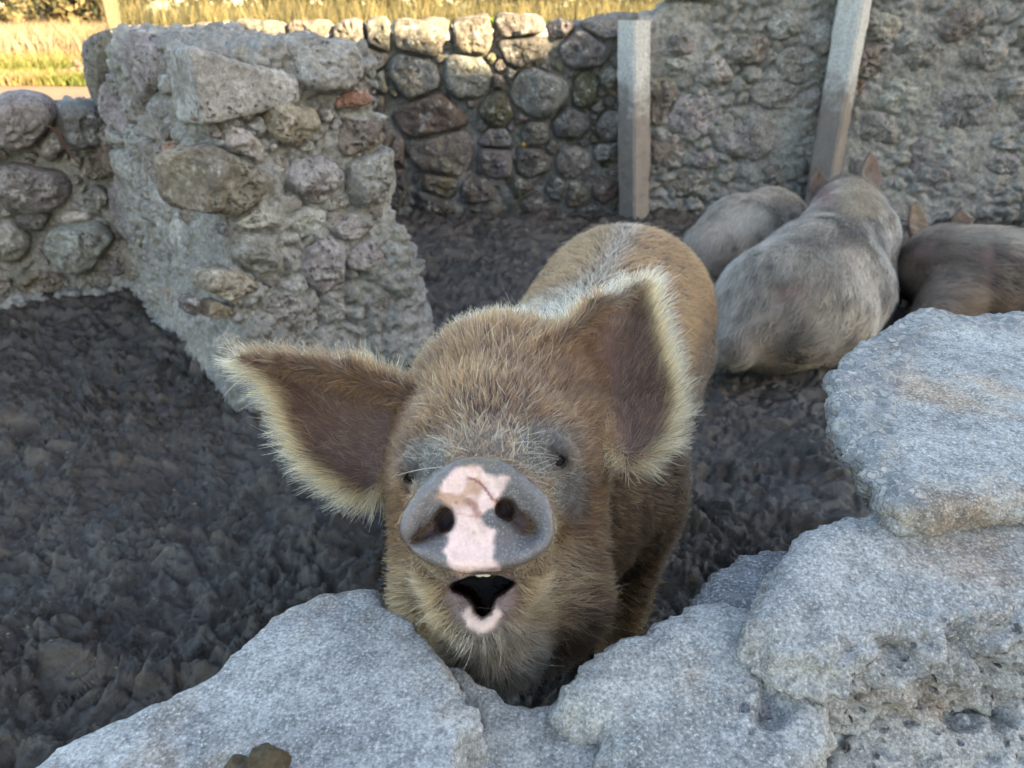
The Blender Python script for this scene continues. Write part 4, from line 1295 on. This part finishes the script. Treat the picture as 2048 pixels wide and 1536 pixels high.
def f_pig(P):
    d = np.full(len(P), 1.0)
    hm = P[:, 1] < 1.30
    if hm.any():
        d[hm] = f_head(P[hm])
    # neck and trunk
    b = d_cone(P, (0.0, 0.98, 0.66), 0.145, SH, 0.205)
    b = smin(b, d_cone(P, SH, 0.205, RU, 0.232), 0.08)
    b = smin(b, d_cone(P, SH + BAX * 0.1 - np.array([0, 0, 0.07]), 0.19, RU - BAX * 0.12 - np.array([0, 0, 0.08]), 0.205), 0.06)
    b = smin(b, d_ell(P, (0.03, 1.0, 0.50), (0.16, 0.17, 0.19)), 0.08)
    for s, f0, lo in ((0.125, SH + BAX * 0.02, 0.0), (-0.125, SH - BAX * 0.02, 0.0), (0.135, RU + BAX * 0.06, 0.0), (-0.135, RU + BAX * 0.02, 0.0)):
        k = f0 + BLAT * s
        b = smin(b, d_cone(P, (k[0], k[1], 0.40), 0.105, (k[0], k[1] - 0.01, 0.20), 0.058), 0.06)
        b = smin(b, d_cone(P, (k[0], k[1] - 0.01, 0.20), 0.05, (k[0], k[1] - 0.03, 0.035), 0.042), 0.03)
    tl = RU + BAX * 0.21 + np.array([0, 0, 0.12])
    b = smin(b, d_cone(P, tl, 0.022, tl + BAX * 0.06 - np.array([0.03, 0, 0.16]), 0.009), 0.02)
    d = smin(d, b, 0.09)
    d = smin(d, np.minimum(ear_l(P), ear_r(P)), 0.022)
    if hm.any():
        Q, e = P[hm], d[hm]
        # rolled rims of the ears
        for pts in (((835, 800, 0.975, 26), (700, 742, 0.985, 20), (560, 722, 0.995, 13), (474, 717, 1.0, 4)), ((1098, 770, 0.975, 26), (1110, 690, 1.0, 18), (1190, 612, 1.035, 12), (1296, 563, 1.068, 4))):
            for a, c in zip(pts[:-1], pts[1:]):
                e = smin(e, d_cone(Q, C(*a[:3]), px_r(a[3], a[2]), C(*c[:3]), px_r(c[3], c[2])), 0.012)
        # snout disc: thick rounded pad with a raised rim
        U, w, s = snout_local(Q)
        dish = 0.005 * ss(-s, 0.0, 0.03) + 0.006 * ss(-s, 0.002, 0.02) * ss(np.abs(U[:, 0]), 0.018, 0.04)
        e = smin(e, smax(smax(s, w + dish, 0.012), -w - 0.035, 0.02), 0.016)
        # nostrils, each with the slit that runs out from it
        for cx, cy, sx, sy, rx, ry, wx, wy in ((888, 1038, 846, 1066, 21, 28, 36, 9), (1012, 1016, 1050, 1044, 22, 22, 36, 12)):
            c0 = on_plane(np.array([float(cx), float(sx)]), np.array([float(cy), float(sy)]), SN_C, SN_N)
            ax = np.stack([SN_U, SN_V, SN_N])
            e = smax(e, -d_ell(Q, c0[0] - SN_N * 0.006, (px_r(rx, .592), px_r(ry, .592), 0.030), ax), 0.005)
            sl = (c0[1] - c0[0]); sl /= np.linalg.norm(sl)
            ax2 = np.stack([sl, np.cross(SN_N, sl), SN_N])
            e = smax(e, -d_ell(Q, c0[1], (px_r(wx, .592), px_r(wy + 6, .592), 0.021), ax2), 0.010)
        e = smax(e, -f_mouth(Q), 0.007)
        # eye sockets and lids
        for E_, ey in ((EYE_R, 1), (EYE_L, -1)):
            o = CAM - E_; o /= np.linalg.norm(o)
            e = smin(e, np.linalg.norm(Q - (E_ - o * 0.006), axis=1) - 0.0205, 0.014)
            a3 = np.stack([np.array([0.88, 0.1, -0.45 * ey]), np.array([0.45 * ey, 0.0, 0.88]), o])
            e = smax(e, -d_ell(Q, E_ + o * 0.006, (0.0140, 0.0082, 0.012), a3), 0.003)
        d[hm] = e
    return d

axx = axis_nodes([(-0.42, -0.15, 0.0042), (-0.15, 0.10, 0.0024), (0.10, 0.30, 0.0042), (0.30, 0.58, 0.008)])
axy = axis_nodes([(0.42, 0.60, 0.0024), (0.60, 0.78, 0.0032), (0.78, 1.06, 0.0045), (1.06, 2.18, 0.0095)])
axz = axis_nodes([(-0.03, 0.50, 0.010), (0.50, 0.68, 0.0042), (0.68, 0.90, 0.0025), (0.90, 1.08, 0.0045)])
V, Q = surface(f_pig, None, None, None, axes=[axx, axy, axz], margin=1.35)
N = vert_normals(V, Q)
_px, _py, _d = to_px(V)
_wr = np.zeros(len(V))
for cx, cy, rr in ((1095, 905, 75), (845, 935, 62), (1140, 985, 45)):
    _wr = np.maximum(_wr, np.clip(1.3 - np.hypot(_px - cx, _py - cy) / rr, 0, 1) * (np.hypot(_px - cx, _py - cy) > 14))
_wr = _wr * (_d < 0.95) * (V[:, 1] < 0.95)
_sn = ss(-snout_local(V)[2], -0.02, 0.004) * (_d < 0.68)
V = V + N * (_wr * 0.0035 * fbm(V * np.array([1, 1, 2.2]), 75, 3, 0.6, seed=301, ridge=True) + _sn * 0.0010 * fbm(V, 120, 3, 0.6, seed=302))[:, None]
N = vert_normals(V, Q)
print('pig surface', len(V), time.time() - T0)

px, py, dep = to_px(V)
U_, w_, s_ = snout_local(V)
near_head = V[:, 1] < 1.02
disc = (s_ < 0.004) & (w_ > -0.013) & (dep < 0.66)
disc_s = ss(-s_, -0.004, 0.004) * ss(w_, -0.018, -0.008) * (dep < 0.66)
dl, dr = ear_l(V), ear_r(V)
_, wl, sl_ = ear_l.local(V)
_, wr, sr_ = ear_r.local(V)
is_l = (dl < 0.004) & (sl_ < 0.02)
is_r = (dr < 0.004) & (sr_ < 0.02)
front_l = is_l & ((N @ ear_l.n) > 0.1)
front_r = is_r & ((N @ ear_r.n) > 0.1)
mouth_in = (f_mouth(V) < 0.003) & (dep < 0.9)
nz1, nz2 = fbm(V, 14, 4, seed=61), fbm(V, 60, 3, seed=62)
jx, jy = px + 9 * fbm(V, 60, 3, seed=63) + 5 * nz2, py + 9 * fbm(V, 60, 3, seed=64)

col = np.tile(np.array([0.085, 0.052, 0.034]), (len(V), 1))
col = lerp(col, (0.06, 0.042, 0.032), ss(nz1, 0, 0.5))
bodyness = ss(V[:, 1], 1.0, 1.1)
col = lerp(col, (0.09, 0.055, 0.03), bodyness)
# grey bare skin round the eyes, over the cheeks
for cx, cy, rx, ry in ((1090, 895, 62, 66), (1140, 985, 40, 70), (850, 925, 50, 55), (825, 985, 30, 60), (1010, 880, 40, 30)):
    m = np.clip(1.25 - ((jx - cx) / rx) ** 2 - ((jy - cy) / ry) ** 2, 0, 1) * near_head * (~is_l) * (~is_r)
    col = col + (np.array([0.085, 0.077, 0.071]) * (1 + 0.9 * nz2 + 0.5 * nz1)[:, None] - col) * (0.9 * m)[:, None]
col = lerp(col, (0.085, 0.048, 0.042), (front_l | front_r) * 1.0)
col = lerp(col, (0.13, 0.070, 0.062), (front_l | front_r) * ss(nz1, -0.1, 0.4))
for cx, cy, rx, ry in ((1110, 912, 26, 17), (832, 946, 20, 18)):
    m = np.clip(1.5 - ((jx - cx) / rx) ** 2 - ((jy - cy) / ry) ** 2, 0, 1) * (dep < 0.9)
    col = lerp(col, (0.035, 0.028, 0.026), m * 0.85)
# chin: grey, lips mauve, pale tip
chin = np.clip(1.3 - ((jx - 985) / 120) ** 2 - ((jy - 1270) / 90) ** 2, 0, 1) * (dep < 0.95)
col = lerp(col, (0.12, 0.105, 0.09), chin)
lips = np.maximum(in_poly(jx, jy, [(898, 1150), (1030, 1150), (1040, 1200), (1005, 1245), (965, 1262), (920, 1245), (890, 1200)], 12), 0) * (dep < 0.80) * (1 - disc_s)
col = lerp(col, (0.15, 0.108, 0.108), lips)
cr = lambda L: [(760 + a / 3.072, 850 + b / 3.072) for a, b in L]
tipm = in_poly(jx, jy, cr([(500, 1160), (560, 1120), (610, 1165), (640, 1165), (690, 1110), (740, 1170), (700, 1230), (620, 1275), (530, 1235)]), 7) * (dep < 0.80)
col = lerp(col, (0.62, 0.48, 0.43), tipm)
# snout: grey pad, pink middle, scratches
rimw = ss(-s_, 0.016, 0.003)
nearn = np.maximum(np.exp(-((px - 880) / 46) ** 2 - ((py - 1062) / 36) ** 2), np.exp(-((px - 1035) / 50) ** 2 - ((py - 1045) / 40) ** 2))
grey = np.array([0.128, 0.121, 0.124]) * (1 + 0.35 * nz1 + 0.25 * nz2 + 0.22 * rimw - 0.45 * nearn)[:, None]
grey = lerp(grey, (0.15, 0.125, 0.075), ss(py, 950, 922) * ss(nz2, -0.3, 0.3) * 0.8)
col = col + (grey - col) * disc_s[:, None]
jx2, jy2 = px + 11 * fbm(V, 75, 3, 0.6, seed=65), py + 11 * fbm(V, 75, 3, 0.6, seed=66)
pink = in_poly(jx2, jy2, cr([(345, 450), (370, 370), (420, 310), (470, 262), (560, 245), (625, 262), (650, 292), (720, 300), (790, 330), (750, 400), (735, 460), (700, 520), (625, 560), (650, 620), (735, 650), (705, 720), (690, 800), (745, 885), (600, 890), (480, 925), (420, 860), (390, 780), (420, 700), (400, 670), (455, 600), (450, 520), (400, 490)]), 5.0)
pink = np.maximum(pink, 0) * ss(dep, 0.70, 0.68) * (V[:, 2] > 0.70)
pk = np.array([0.76, 0.56, 0.515]) * (1 + 0.10 * nz1)[:, None]
pk = lerp(pk, (0.42, 0.23, 0.13), ss(nz2 + 0.5 * nz1, 0.0, 0.4) * 0.8 * ss(py, 1035, 1000))
pk = lerp(pk, (0.50, 0.36, 0.33), ss(-nz2 - 0.4 * nz1, 0.1, 0.5) * 0.5)
col = col + (pk - col) * pink[:, None]
def streak(pts, wd, c, a):
    global col
    pts = np.array(cr(pts))
    d = np.full(len(V), 1e9)
    Pp = np.stack([px + 1.5 * nz2, py + 1.5 * nz2], 1)
    for p, q in zip(pts[:-1], pts[1:]):
        e = q - p
        t = np.clip(((Pp - p) @ e) / (e @ e), 0, 1)
        d = np.minimum(d, np.linalg.norm(Pp - p - t[:, None] * e, axis=1))
    col = lerp(col, c, a * ss(-d, -wd, -wd * 0.4) * (dep < 0.66))
streak([(545, 325), (600, 345), (650, 395), (690, 450), (725, 470)], 4.0, (0.20, 0.04, 0.03), 0.9)
streak([(545, 470), (585, 500), (600, 555)], 10, (0.25, 0.09, 0.06), 0.75)
streak([(480, 550), (600, 560), (640, 540)], 3, (0.45, 0.20, 0.14), 0.6)
streak([(575, 660), (585, 675)], 3.5, (0.40, 0.20, 0.10), 0.7)
streak([(470, 480), (478, 486)], 3.0, (0.2, 0.09, 0.06), 0.8)
nost = np.zeros(len(V))
for cx, cy, r_ in ((890, 1042, 21), (1013, 1020, 20), (1036, 1040, 15), (868, 1066, 12)):
    nost = np.maximum(nost, np.clip(1.3 - np.hypot(px - cx, py - cy) / r_, 0, 1) * (dep < 0.68))
col = lerp(col, (0.055, 0.038, 0.045), np.clip(nost * 1.5, 0, 0.9))
col = lerp(col, (0.015, 0.006, 0.006), mouth_in * ss(f_mouth(V) * 0 + dep, 0.655, 0.70))  # depths of the mouth darkened in the colour, on top of real shade
wet = np.maximum(disc_s, np.maximum(tipm, lips))
pig = thing('pig', (0.15, 1.2, 0), 'brown pig with open mouth, raised pink and grey snout and blond fringed ears', 'pig')
PIG_LOC = np.array(pig.location)
mesh_obj('body', V, Q, M_SKIN, pig, cols=np.clip(col, 0.003, 1), attrs={'wet': wet, 'dots': disc_s * (1 - pink * 0.8)})

M_EYE = NT('eye'); M_EYE = M_EYE.done((0.012, 0.012, 0.016), 0.05, None, 0.6)
def ball(name, c, r, mat, parent, squash=(1, 1, 1)):
    V, Q = surface(lambda P: d_ell(P, c, np.array(squash) * r), c - r * 1.3, c + r * 1.3, r / 8, B=4)
    return mesh_obj(name, V, Q, mat, parent)
for E_ in (EYE_R, EYE_L):
    o = CAM - E_; o /= np.linalg.norm(o)
    ball('eye', E_ - o * 0.0012, 0.0130, M_EYE, pig)
M_TOOTH = mat_plain('tooth', (0.72, 0.66, 0.52), 0.35, 0.5, 0.2, 200, 0.1)
for x in (959, 973):
    ball('tooth', C(x, 1145, 0.640), 0.0038, M_TOOTH, pig, (1.25, 0.8, 1.1))

# fur
r = np.random.default_rng(77)
edge_l = ss(-sl_, 0.030, 0.004) * is_l
edge_r = ss(-sr_, 0.030, 0.004) * is_r
bare = np.maximum.reduce([disc_s, mouth_in * 1.0, tipm, nost])
eyem = np.zeros(len(V))
for cx, cy, rr in ((1110, 914, 20), (832, 946, 17)):
    eyem = np.maximum(eyem, np.hypot(px - cx, py - cy) < rr)
facing = ss((N * (CAM - V)).sum(1) / np.linalg.norm(CAM - V, axis=1), -0.45, -0.1)
dens = np.where(near_head, 1.0, 0.28)
dens = dens * (1 - 0.30 * (front_l | front_r) * (1 - np.maximum(edge_l, edge_r)))
grey_eye = np.zeros(len(V))
for cx, cy, rx, ry in ((1090, 895, 55, 58), (1140, 985, 36, 60), (850, 925, 46, 50)):
    grey_eye = np.maximum(grey_eye, np.clip(1.3 - ((jx - cx) / rx) ** 2 - ((jy - cy) / ry) ** 2, 0, 1) * near_head)
dens = dens * (1 - 0.55 * grey_eye) * (1 - 0.75 * lips) * (1 + 1.2 * np.maximum(edge_l, edge_r))
dens = dens * np.clip(1 - 1.3 * bare, 0, 1) * (1 - eyem) * (0.12 + 0.88 * facing) * (V[:, 2] > 0.12)
muzzle = ss(dep, 0.84, 0.70) * (V[:, 2] > 0.74)
P, Nn, vi = sample(V, Q, N, dens, 130000, r)
hpx, hpy, hd = to_px(P)
snp = C(958, 1010, 0.63)
mth = C(962, 1190, 0.66)
away = P - np.where((hpy > 1150)[:, None], mth, snp)
away /= np.linalg.norm(away, axis=1)[:, None]
lat = ((P - SH) @ BLAT)
side = np.tanh(lat / 0.05)
bflow = BAX * 0.8 + BLAT * (0.75 * side)[:, None] + np.array([0, 0, -0.45]) * ss(np.abs(lat), 0.02, 0.2)[:, None]
bb = ss(P[:, 1], 0.98, 1.12)[:, None]
flow = away * (1 - bb) + bflow * bb
hl, hr = is_l[vi], is_r[vi]
for msk, E_, sd in ((hl, ear_l, sl_), (hr, ear_r, sr_)):
    if msk.any():
        Uu, ww, s0 = E_.local(P[msk])
        e = 0.002
        gu = (d_poly(Uu + [e, 0], E_.poly) - d_poly(Uu - [e, 0], E_.poly)) / (2 * e)
        gv = (d_poly(Uu + [0, e], E_.poly) - d_poly(Uu - [0, e], E_.poly)) / (2 * e)
        out = gu[:, None] * E_.u + gv[:, None] * E_.v
        k = ss(-s0, 0.05, 0.005)[:, None]
        flow[msk] = out * (0.25 + 0.9 * k) + E_.dir * 0.65
e_edge = np.maximum(edge_l, edge_r)[vi]
L = np.full(len(P), 0.020)
L = L + 0.006 * ss(hpy, 900, 700) * near_head[vi]
L = np.where(muzzle[vi] > 0.1, L * (1 - 0.62 * muzzle[vi]), L)
L = np.where(hpy > 1180, 0.024, L)
L = L * (1 - 0.6 * grey_eye[vi])
earm = hl | hr
L = np.where(earm, 0.016 + 0.020 * e_edge, L)
L = np.where(~near_head[vi], 0.036, L) * r.uniform(0.6, 1.25, len(P))
lift = np.where(near_head[vi], 0.50, 0.26)
lift = np.where(earm, 0.38, lift)
lift = np.where((hpy < 780) & near_head[vi] & ~earm, 0.85, lift)
S_ = grow(P, Nn, flow, L, lift, r, k=6, jitter=0.26, curl=0.25, clump=0.22)
S_, cl = clump_strands(S_, 0.0065, np.where(earm, 0.35, 0.55) * r.uniform(0.5, 1.2, len(P)), 3)
cl_v = np.random.default_rng(8).uniform(0.65, 1.35, cl.max() + 1)[cl]
n1, n2 = fbm(P, 11, 3, seed=71), fbm(P, 34, 2, seed=72)
rnd = r.uniform(0, 1, len(P))
root = np.tile(np.array([0.020, 0.009, 0.0045]), (len(P), 1))
tip = np.tile(np.array([0.100, 0.042, 0.015]), (len(P), 1))
tip = lerp(tip, (0.28, 0.145, 0.053), ss(rnd, 0.70, 0.86))
tip = lerp(tip, (0.065, 0.031, 0.015), ss(n1, 0.05, 0.45) * 0.7)
tip = lerp(tip, (0.16, 0.135, 0.11), grey_eye[vi] * 0.85)
root = lerp(root, (0.05, 0.043, 0.037), grey_eye[vi] * 0.85)
# cheeks and jaw sides: pale straw
straw = np.clip(1.4 - ((hpx - 870) / 75) ** 2 - ((hpy - 1200) / 110) ** 2, 0, 1) + np.clip(1.4 - ((hpx - 1090) / 75) ** 2 - ((hpy - 1150) / 110) ** 2, 0, 1)
straw = np.clip(straw, 0, 1) * near_head[vi]
tip = lerp(tip, (0.37, 0.225, 0.105), straw * 0.8)
root = lerp(root, (0.15, 0.092, 0.048), straw * 0.8)
ch_ = np.clip(1.4 - ((hpx - 995) / 110) ** 2 - ((hpy - 1310) / 75) ** 2, 0, 1) * near_head[vi]
tip = lerp(tip, (0.34, 0.29, 0.215), ch_ * 0.8)
root = lerp(root, (0.07, 0.06, 0.05), ch_ * 0.8)
tip = lerp(tip, (0.58, 0.41, 0.215), e_edge)
root = lerp(root, (0.28, 0.185, 0.09), e_edge)
inn = (front_l | front_r)[vi] * (1 - e_edge)
tip = lerp(tip, (0.25, 0.15, 0.085), inn * 0.8)
root = lerp(root, (0.05, 0.03, 0.024), inn)
body_t = bb[:, 0]
tip = lerp(tip, (0.205, 0.088, 0.029), body_t * (1 - 0.5 * ss(n1, 0.0, 0.4)))
root = lerp(root, (0.06, 0.029, 0.013), body_t)
al = (P - SH) @ BAX
white = ss(al + 0.08 * n1, 0.34, 0.14) * ss(np.abs(lat + 0.05) + 0.05 * n1, 0.22, 0.10) * (P[:, 1] > 0.985) * (P[:, 2] > 0.5)
tip = lerp(tip, (0.60, 0.50, 0.35), white)
root = lerp(root, (0.30, 0.25, 0.17), white)
spine = ss(np.abs(lat), 0.035, 0.0) * body_t * (1 - white)
tip = lerp(tip, (0.30, 0.24, 0.18), spine * 0.7)
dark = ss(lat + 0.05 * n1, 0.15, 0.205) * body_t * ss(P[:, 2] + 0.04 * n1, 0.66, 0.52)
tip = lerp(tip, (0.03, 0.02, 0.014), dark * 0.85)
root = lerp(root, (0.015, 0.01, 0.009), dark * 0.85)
v = (0.45 + 1.05 * r.uniform(0, 1, len(P)) ** 1.5 + 0.30 * n2)[:, None] * cl_v[:, None]
t = np.linspace(0, 1, 6)[None, :, None] ** 0.8
cc = (root * v)[:, None] * (1 - t) + (tip * v)[:, None] * t
rad = np.linspace(1, 0.15, 6)[None] * (np.where(near_head[vi], 0.00024, 0.00042) * (1 + 1.1 * r.uniform(0, 1, len(P)) ** 3))[:, None]
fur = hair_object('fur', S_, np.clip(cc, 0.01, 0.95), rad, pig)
# coarse guard bristles over the coat
gd = dens * (f_mouth(V) > 0.012) * np.where(near_head, 1.0, 0.35) * (1 - 0.8 * lips) * (1 - 0.85 * grey_eye) * (1 - 0.7 * muzzle) * (1 - 0.6 * (front_l | front_r) * (1 - np.maximum(edge_l, edge_r)))
Pg, Ng, vg = sample(V, Q, N, gd, 24000, r)
_, ig = np.unique(vi, return_index=True)
order = np.argsort(vi)
near_i = order[np.clip(np.searchsorted(vi[order], vg), 0, len(vi) - 1)]      # a strand of the coat beside each bristle
Lg = L[near_i] * r.uniform(1.0, 1.5, len(Pg))
Sg = grow(Pg, Ng, flow[near_i], Lg, lift[near_i] * 1.15, r, k=6, jitter=0.30, curl=0.35, clump=0.15)
Sg, _ = clump_strands(Sg, 0.011, 0.45, 9)
kg = r.uniform(0, 1, len(Pg))[:, None]
tg = tip[near_i] * (0.6 + 1.5 * kg ** 2) + np.array([0.05, 0.03, 0.012]) * kg ** 2
rg = root[near_i] * 0.9
tt = np.linspace(0, 1, 6)[None, :, None]
hair_object('bristles', Sg, np.clip(rg[:, None] * (1 - tt) + tg[:, None] * tt, 0.008, 0.9), np.linspace(1, 0.2, 6)[None] * np.where(near_head[vg], 0.00056, 0.0007)[:, None], pig)
# a few long whiskers
wm = (dens > 0.2) & near_head & ((np.hypot(px - 1150, py - 1230) < 90) | (np.hypot(px - 1040, py - 930) < 45) | (np.hypot(px - 1000, py - 1340) < 70) | (np.hypot(px - 1020, py - 690) < 90))
P, Nn, vi = sample(V, Q, N, wm * 1.0, 150, r)
fl_ = P - mth; fl_ /= np.linalg.norm(fl_, axis=1)[:, None]
Lw = r.uniform(0.03, 0.065, len(P))
W_ = grow(P, Nn, fl_, Lw, 0.8, r, k=8, jitter=0.3, curl=0.5, clump=0.0)
hair_object('whiskers', W_, np.tile(np.array([0.30, 0.21, 0.11]), (len(P), 8, 1)), np.linspace(0.0003, 0.00008, 8)[None], pig)
print('brown pig', time.time() - T0)

# ---- resting pigs
def resting_pig(label, f, ears, lo, hi, axis, centre, patches, base, seed, loc, count=26000, h=0.0095):
    def ff(P):
        d = f(P)
        for e in ears:
            d = smin(d, e(P), 0.02)
        return smax(d, -0.03 - P[:, 2], 0.03)
    V, Q = surface(ff, lo, hi, h)
    N = vert_normals(V, Q)
    r = np.random.default_rng(seed)
    t = thing('pig', loc, label, 'pig')
    px, py, _ = to_px(V)
    n1, n2 = fbm(V, 6, 4, seed=seed), fbm(V, 20, 3, seed=seed + 1)
    def shade(P, px, py, n1, n2):
        c = np.tile(np.array(base, float), (len(P), 1))
        A3 = np.asarray(axis(P[:1]))[0]
        st = fbm(P - 0.8 * (P @ A3)[:, None] * A3, 34, 3, 0.6, seed=seed + 4)
        c = lerp(c, np.array(base) * 0.30, ss(n1 + 0.3 * n2, 0.02, 0.35))
        c = c * (1 + 0.75 * st)[:, None]
        c = lerp(c, np.clip(np.array(base) * 1.45, 0, 0.8), ss(-n1 + 0.4 * n2, 0.15, 0.5) * 0.7)
        for cx, cy, rx, ry, pc, a in patches:
            m = np.clip(1.3 - ((px + 14 * n2 - cx) / rx) ** 2 - ((py + 14 * n2 - cy) / ry) ** 2, 0, 1) * a
            c = lerp(c, np.array(pc), m)
        return c * 0.52
    sk = shade(V, px, py, n1, n2)
    pinkish = np.zeros(len(V))
    for e in ears:
        pinkish = np.maximum(pinkish, (e(V) < 0.006) * 0.85)
    for cx, cy, rx, ry, pc, a in patches:
        if pc[0] > 1.45 * pc[1]:
            pinkish = np.maximum(pinkish, np.clip(1.3 - ((px - cx) / rx) ** 2 - ((py - cy) / ry) ** 2, 0, 1))
    sk = lerp(sk * 0.75, (0.17, 0.098, 0.085), pinkish * 0.6 * ss(n2 + 0.5 * n1, -0.25, 0.45))
    mesh_obj('body', V, Q, M_SKIN, t, cols=sk, attrs={'wet': np.zeros(len(V)), 'dots': np.zeros(len(V))})
    fc = ss((N * (CAM - V)).sum(1) / np.linalg.norm(CAM - V, axis=1), -0.4, 0.0)
    P, Nn, vi = sample(V, Q, N, (0.15 + fc) * (1 - 0.75 * pinkish) * (V[:, 2] > 0.01), count, r)
    ax = np.asarray(axis(P)); side = Nn * np.array([1, 1, 0.0])
    flow = ax + 0.5 * side + np.array([0, 0, -0.35])
    S_ = grow(P, Nn, flow, 0.042 * r.uniform(0.6, 1.3, len(P)), 0.25, r, k=4, jitter=0.25, curl=0.2, clump=0.25, cfreq=18)
    hx, hy, _ = to_px(P)
    c = shade(P, hx, hy, fbm(P, 6, 4, seed=seed), fbm(P, 20, 3, seed=seed + 1)) * r.uniform(0.7, 1.4, (len(P), 1))
    tt = np.linspace(0.6, 1.15, 4)[None, :, None]
    hair_object('fur', S_, np.clip(c[:, None] * tt, 0.01, 0.9), np.linspace(1, 0.2, 4)[None] * 0.0007, t)
    return t

def chain(P, nodes, k=0.07):
    d = None
    for a, b in zip(nodes[:-1], nodes[1:]):
        e = d_cone(P, C(*a[:3]), a[3], C(*b[:3]), b[3])
        d = e if d is None else smin(d, e, k)
    return d
def f_a(P):
    d = chain(P, [(1558, 618, 2.82, 0.245), (1630, 560, 3.05, 0.235), (1692, 482, 3.40, 0.205), (1694, 430, 3.58, 0.155), (1690, 405, 3.72, 0.120), (1682, 420, 3.98, 0.062)])
    d = smin(d, d_cone(P, C(1500, 660, 2.74), 0.15, C(1470, 700, 2.62), 0.07), 0.08)
    d = smin(d, d_cone(P, C(1640, 640, 2.90), 0.20, C(1700, 590, 3.1), 0.17), 0.08)
    return smin(d, d_cone(P, C(1730, 560, 3.35), 0.13, C(1745, 540, 3.6), 0.05), 0.06)
ea = [Ear([(1618, 402), (1618, 360), (1634, 332), (1650, 352), (1662, 385), (1652, 405)], [(1640, 400, 3.68), (1634, 335, 3.66), (1660, 390, 3.70)], 0.02, 0.008, (1645, 400), (1634, 335)),
      Ear([(1724, 385), (1720, 340), (1740, 300), (1756, 325), (1764, 355), (1752, 388)], [(1740, 390, 3.68), (1740, 305, 3.68), (1760, 350, 3.72)], 0.02, 0.008, (1738, 388), (1740, 302))]
axA = C(1558, 618, 2.82) - C(1692, 440, 3.55); axA /= np.linalg.norm(axA)
resting_pig('grizzled sandy pig lying with its back turned and both ears up', f_a, ea, (0.55, 2.2, -0.06), (2.3, 4.15, 0.85), lambda P: np.tile(axA, (len(P), 1)), None,
            [(1575, 578, 40, 24, (0.36, 0.22, 0.17), 0.6), (1655, 545, 60, 40, (0.26, 0.20, 0.15), 0.4), (1560, 560, 70, 20, (0.16, 0.12, 0.09), 0.5), (1650, 480, 60, 26, (0.15, 0.115, 0.085), 0.7), (1500, 690, 70, 40, (0.17, 0.125, 0.09), 0.7),
             (1720, 400, 50, 40, (0.50, 0.38, 0.24), 0.8), (1660, 660, 50, 40, (0.46, 0.42, 0.36), 0.6), (1655, 392, 20, 20, (0.45, 0.22, 0.19), 0.8)], (0.40, 0.335, 0.26), 500, (1.3, 3.1, 0))
def f_b(P):
    return chain(P, [(1428, 508, 3.86, 0.175), (1480, 478, 4.0, 0.215), (1540, 452, 4.16, 0.19), (1590, 462, 4.36, 0.12), (1625, 470, 4.55, 0.06)])
eb = [Ear([(1575, 450), (1570, 425), (1590, 412), (1602, 430), (1600, 452)], [(1585, 450, 4.3), (1588, 415, 4.3), (1602, 440, 4.34)], 0.015, 0.008, (1588, 450), (1589, 414))]
axB = C(1428, 508, 3.86) - C(1540, 452, 4.16); axB /= np.linalg.norm(axB)
resting_pig('pale sandy pig curled against the wall at the foot of the short post', f_b, eb, (0.6, 3.3, -0.06), (2.3, 4.85, 0.75), lambda P: np.tile(axB, (len(P), 1)), None,
            [(1500, 440, 60, 28, (0.66, 0.60, 0.50), 0.9), (1420, 520, 60, 40, (0.42, 0.33, 0.28), 0.6), (1565, 430, 30, 50, (0.20, 0.16, 0.12), 0.8)], (0.48, 0.41, 0.33), 520, (1.25, 3.9, 0), 18000, 0.011)
def f_c(P):
    d = chain(P, [(2170, 590, 3.30, 0.215), (2060, 575, 3.25, 0.235), (1960, 560, 3.22, 0.215), (1885, 535, 3.26, 0.165), (1850, 530, 3.40, 0.115), (1825, 560, 3.58, 0.06)])
    return smin(d, d_cone(P, C(1900, 600, 3.10), 0.12, C(1850, 640, 2.98), 0.055), 0.07)
ec = [Ear([(1828, 500), (1816, 450), (1820, 410), (1836, 402), (1850, 430), (1860, 485)], [(1842, 495, 3.36), (1830, 405, 3.36), (1858, 460, 3.38)], 0.018, 0.008, (1844, 492), (1830, 405)),
      Ear([(1892, 478), (1898, 440), (1922, 414), (1944, 436), (1938, 480)], [(1915, 478, 3.40), (1922, 416, 3.40), (1940, 455, 3.42)], 0.018, 0.008, (1916, 476), (1922, 416))]
resting_pig('dark brown muddy pig with pink scars lying behind the big gravelly slab', f_c, ec, (1.3, 2.5, -0.06), (3.1, 4.1, 0.75), lambda P: np.tile(np.array([1.0, 0, 0]), (len(P), 1)), None,
            [(1850, 500, 30, 24, (0.24, 0.16, 0.13), 0.6), (1975, 520, 16, 60, (0.27, 0.17, 0.13), 0.7), (1930, 500, 60, 14, (0.25, 0.18, 0.14), 0.5), (2000, 475, 120, 16, (0.34, 0.28, 0.2), 0.6), (1835, 430, 26, 34, (0.40, 0.30, 0.18), 0.7)], (0.165, 0.115, 0.082), 540, (2.0, 3.2, 0), 20000, 0.011)
print('all built', time.time() - T0)
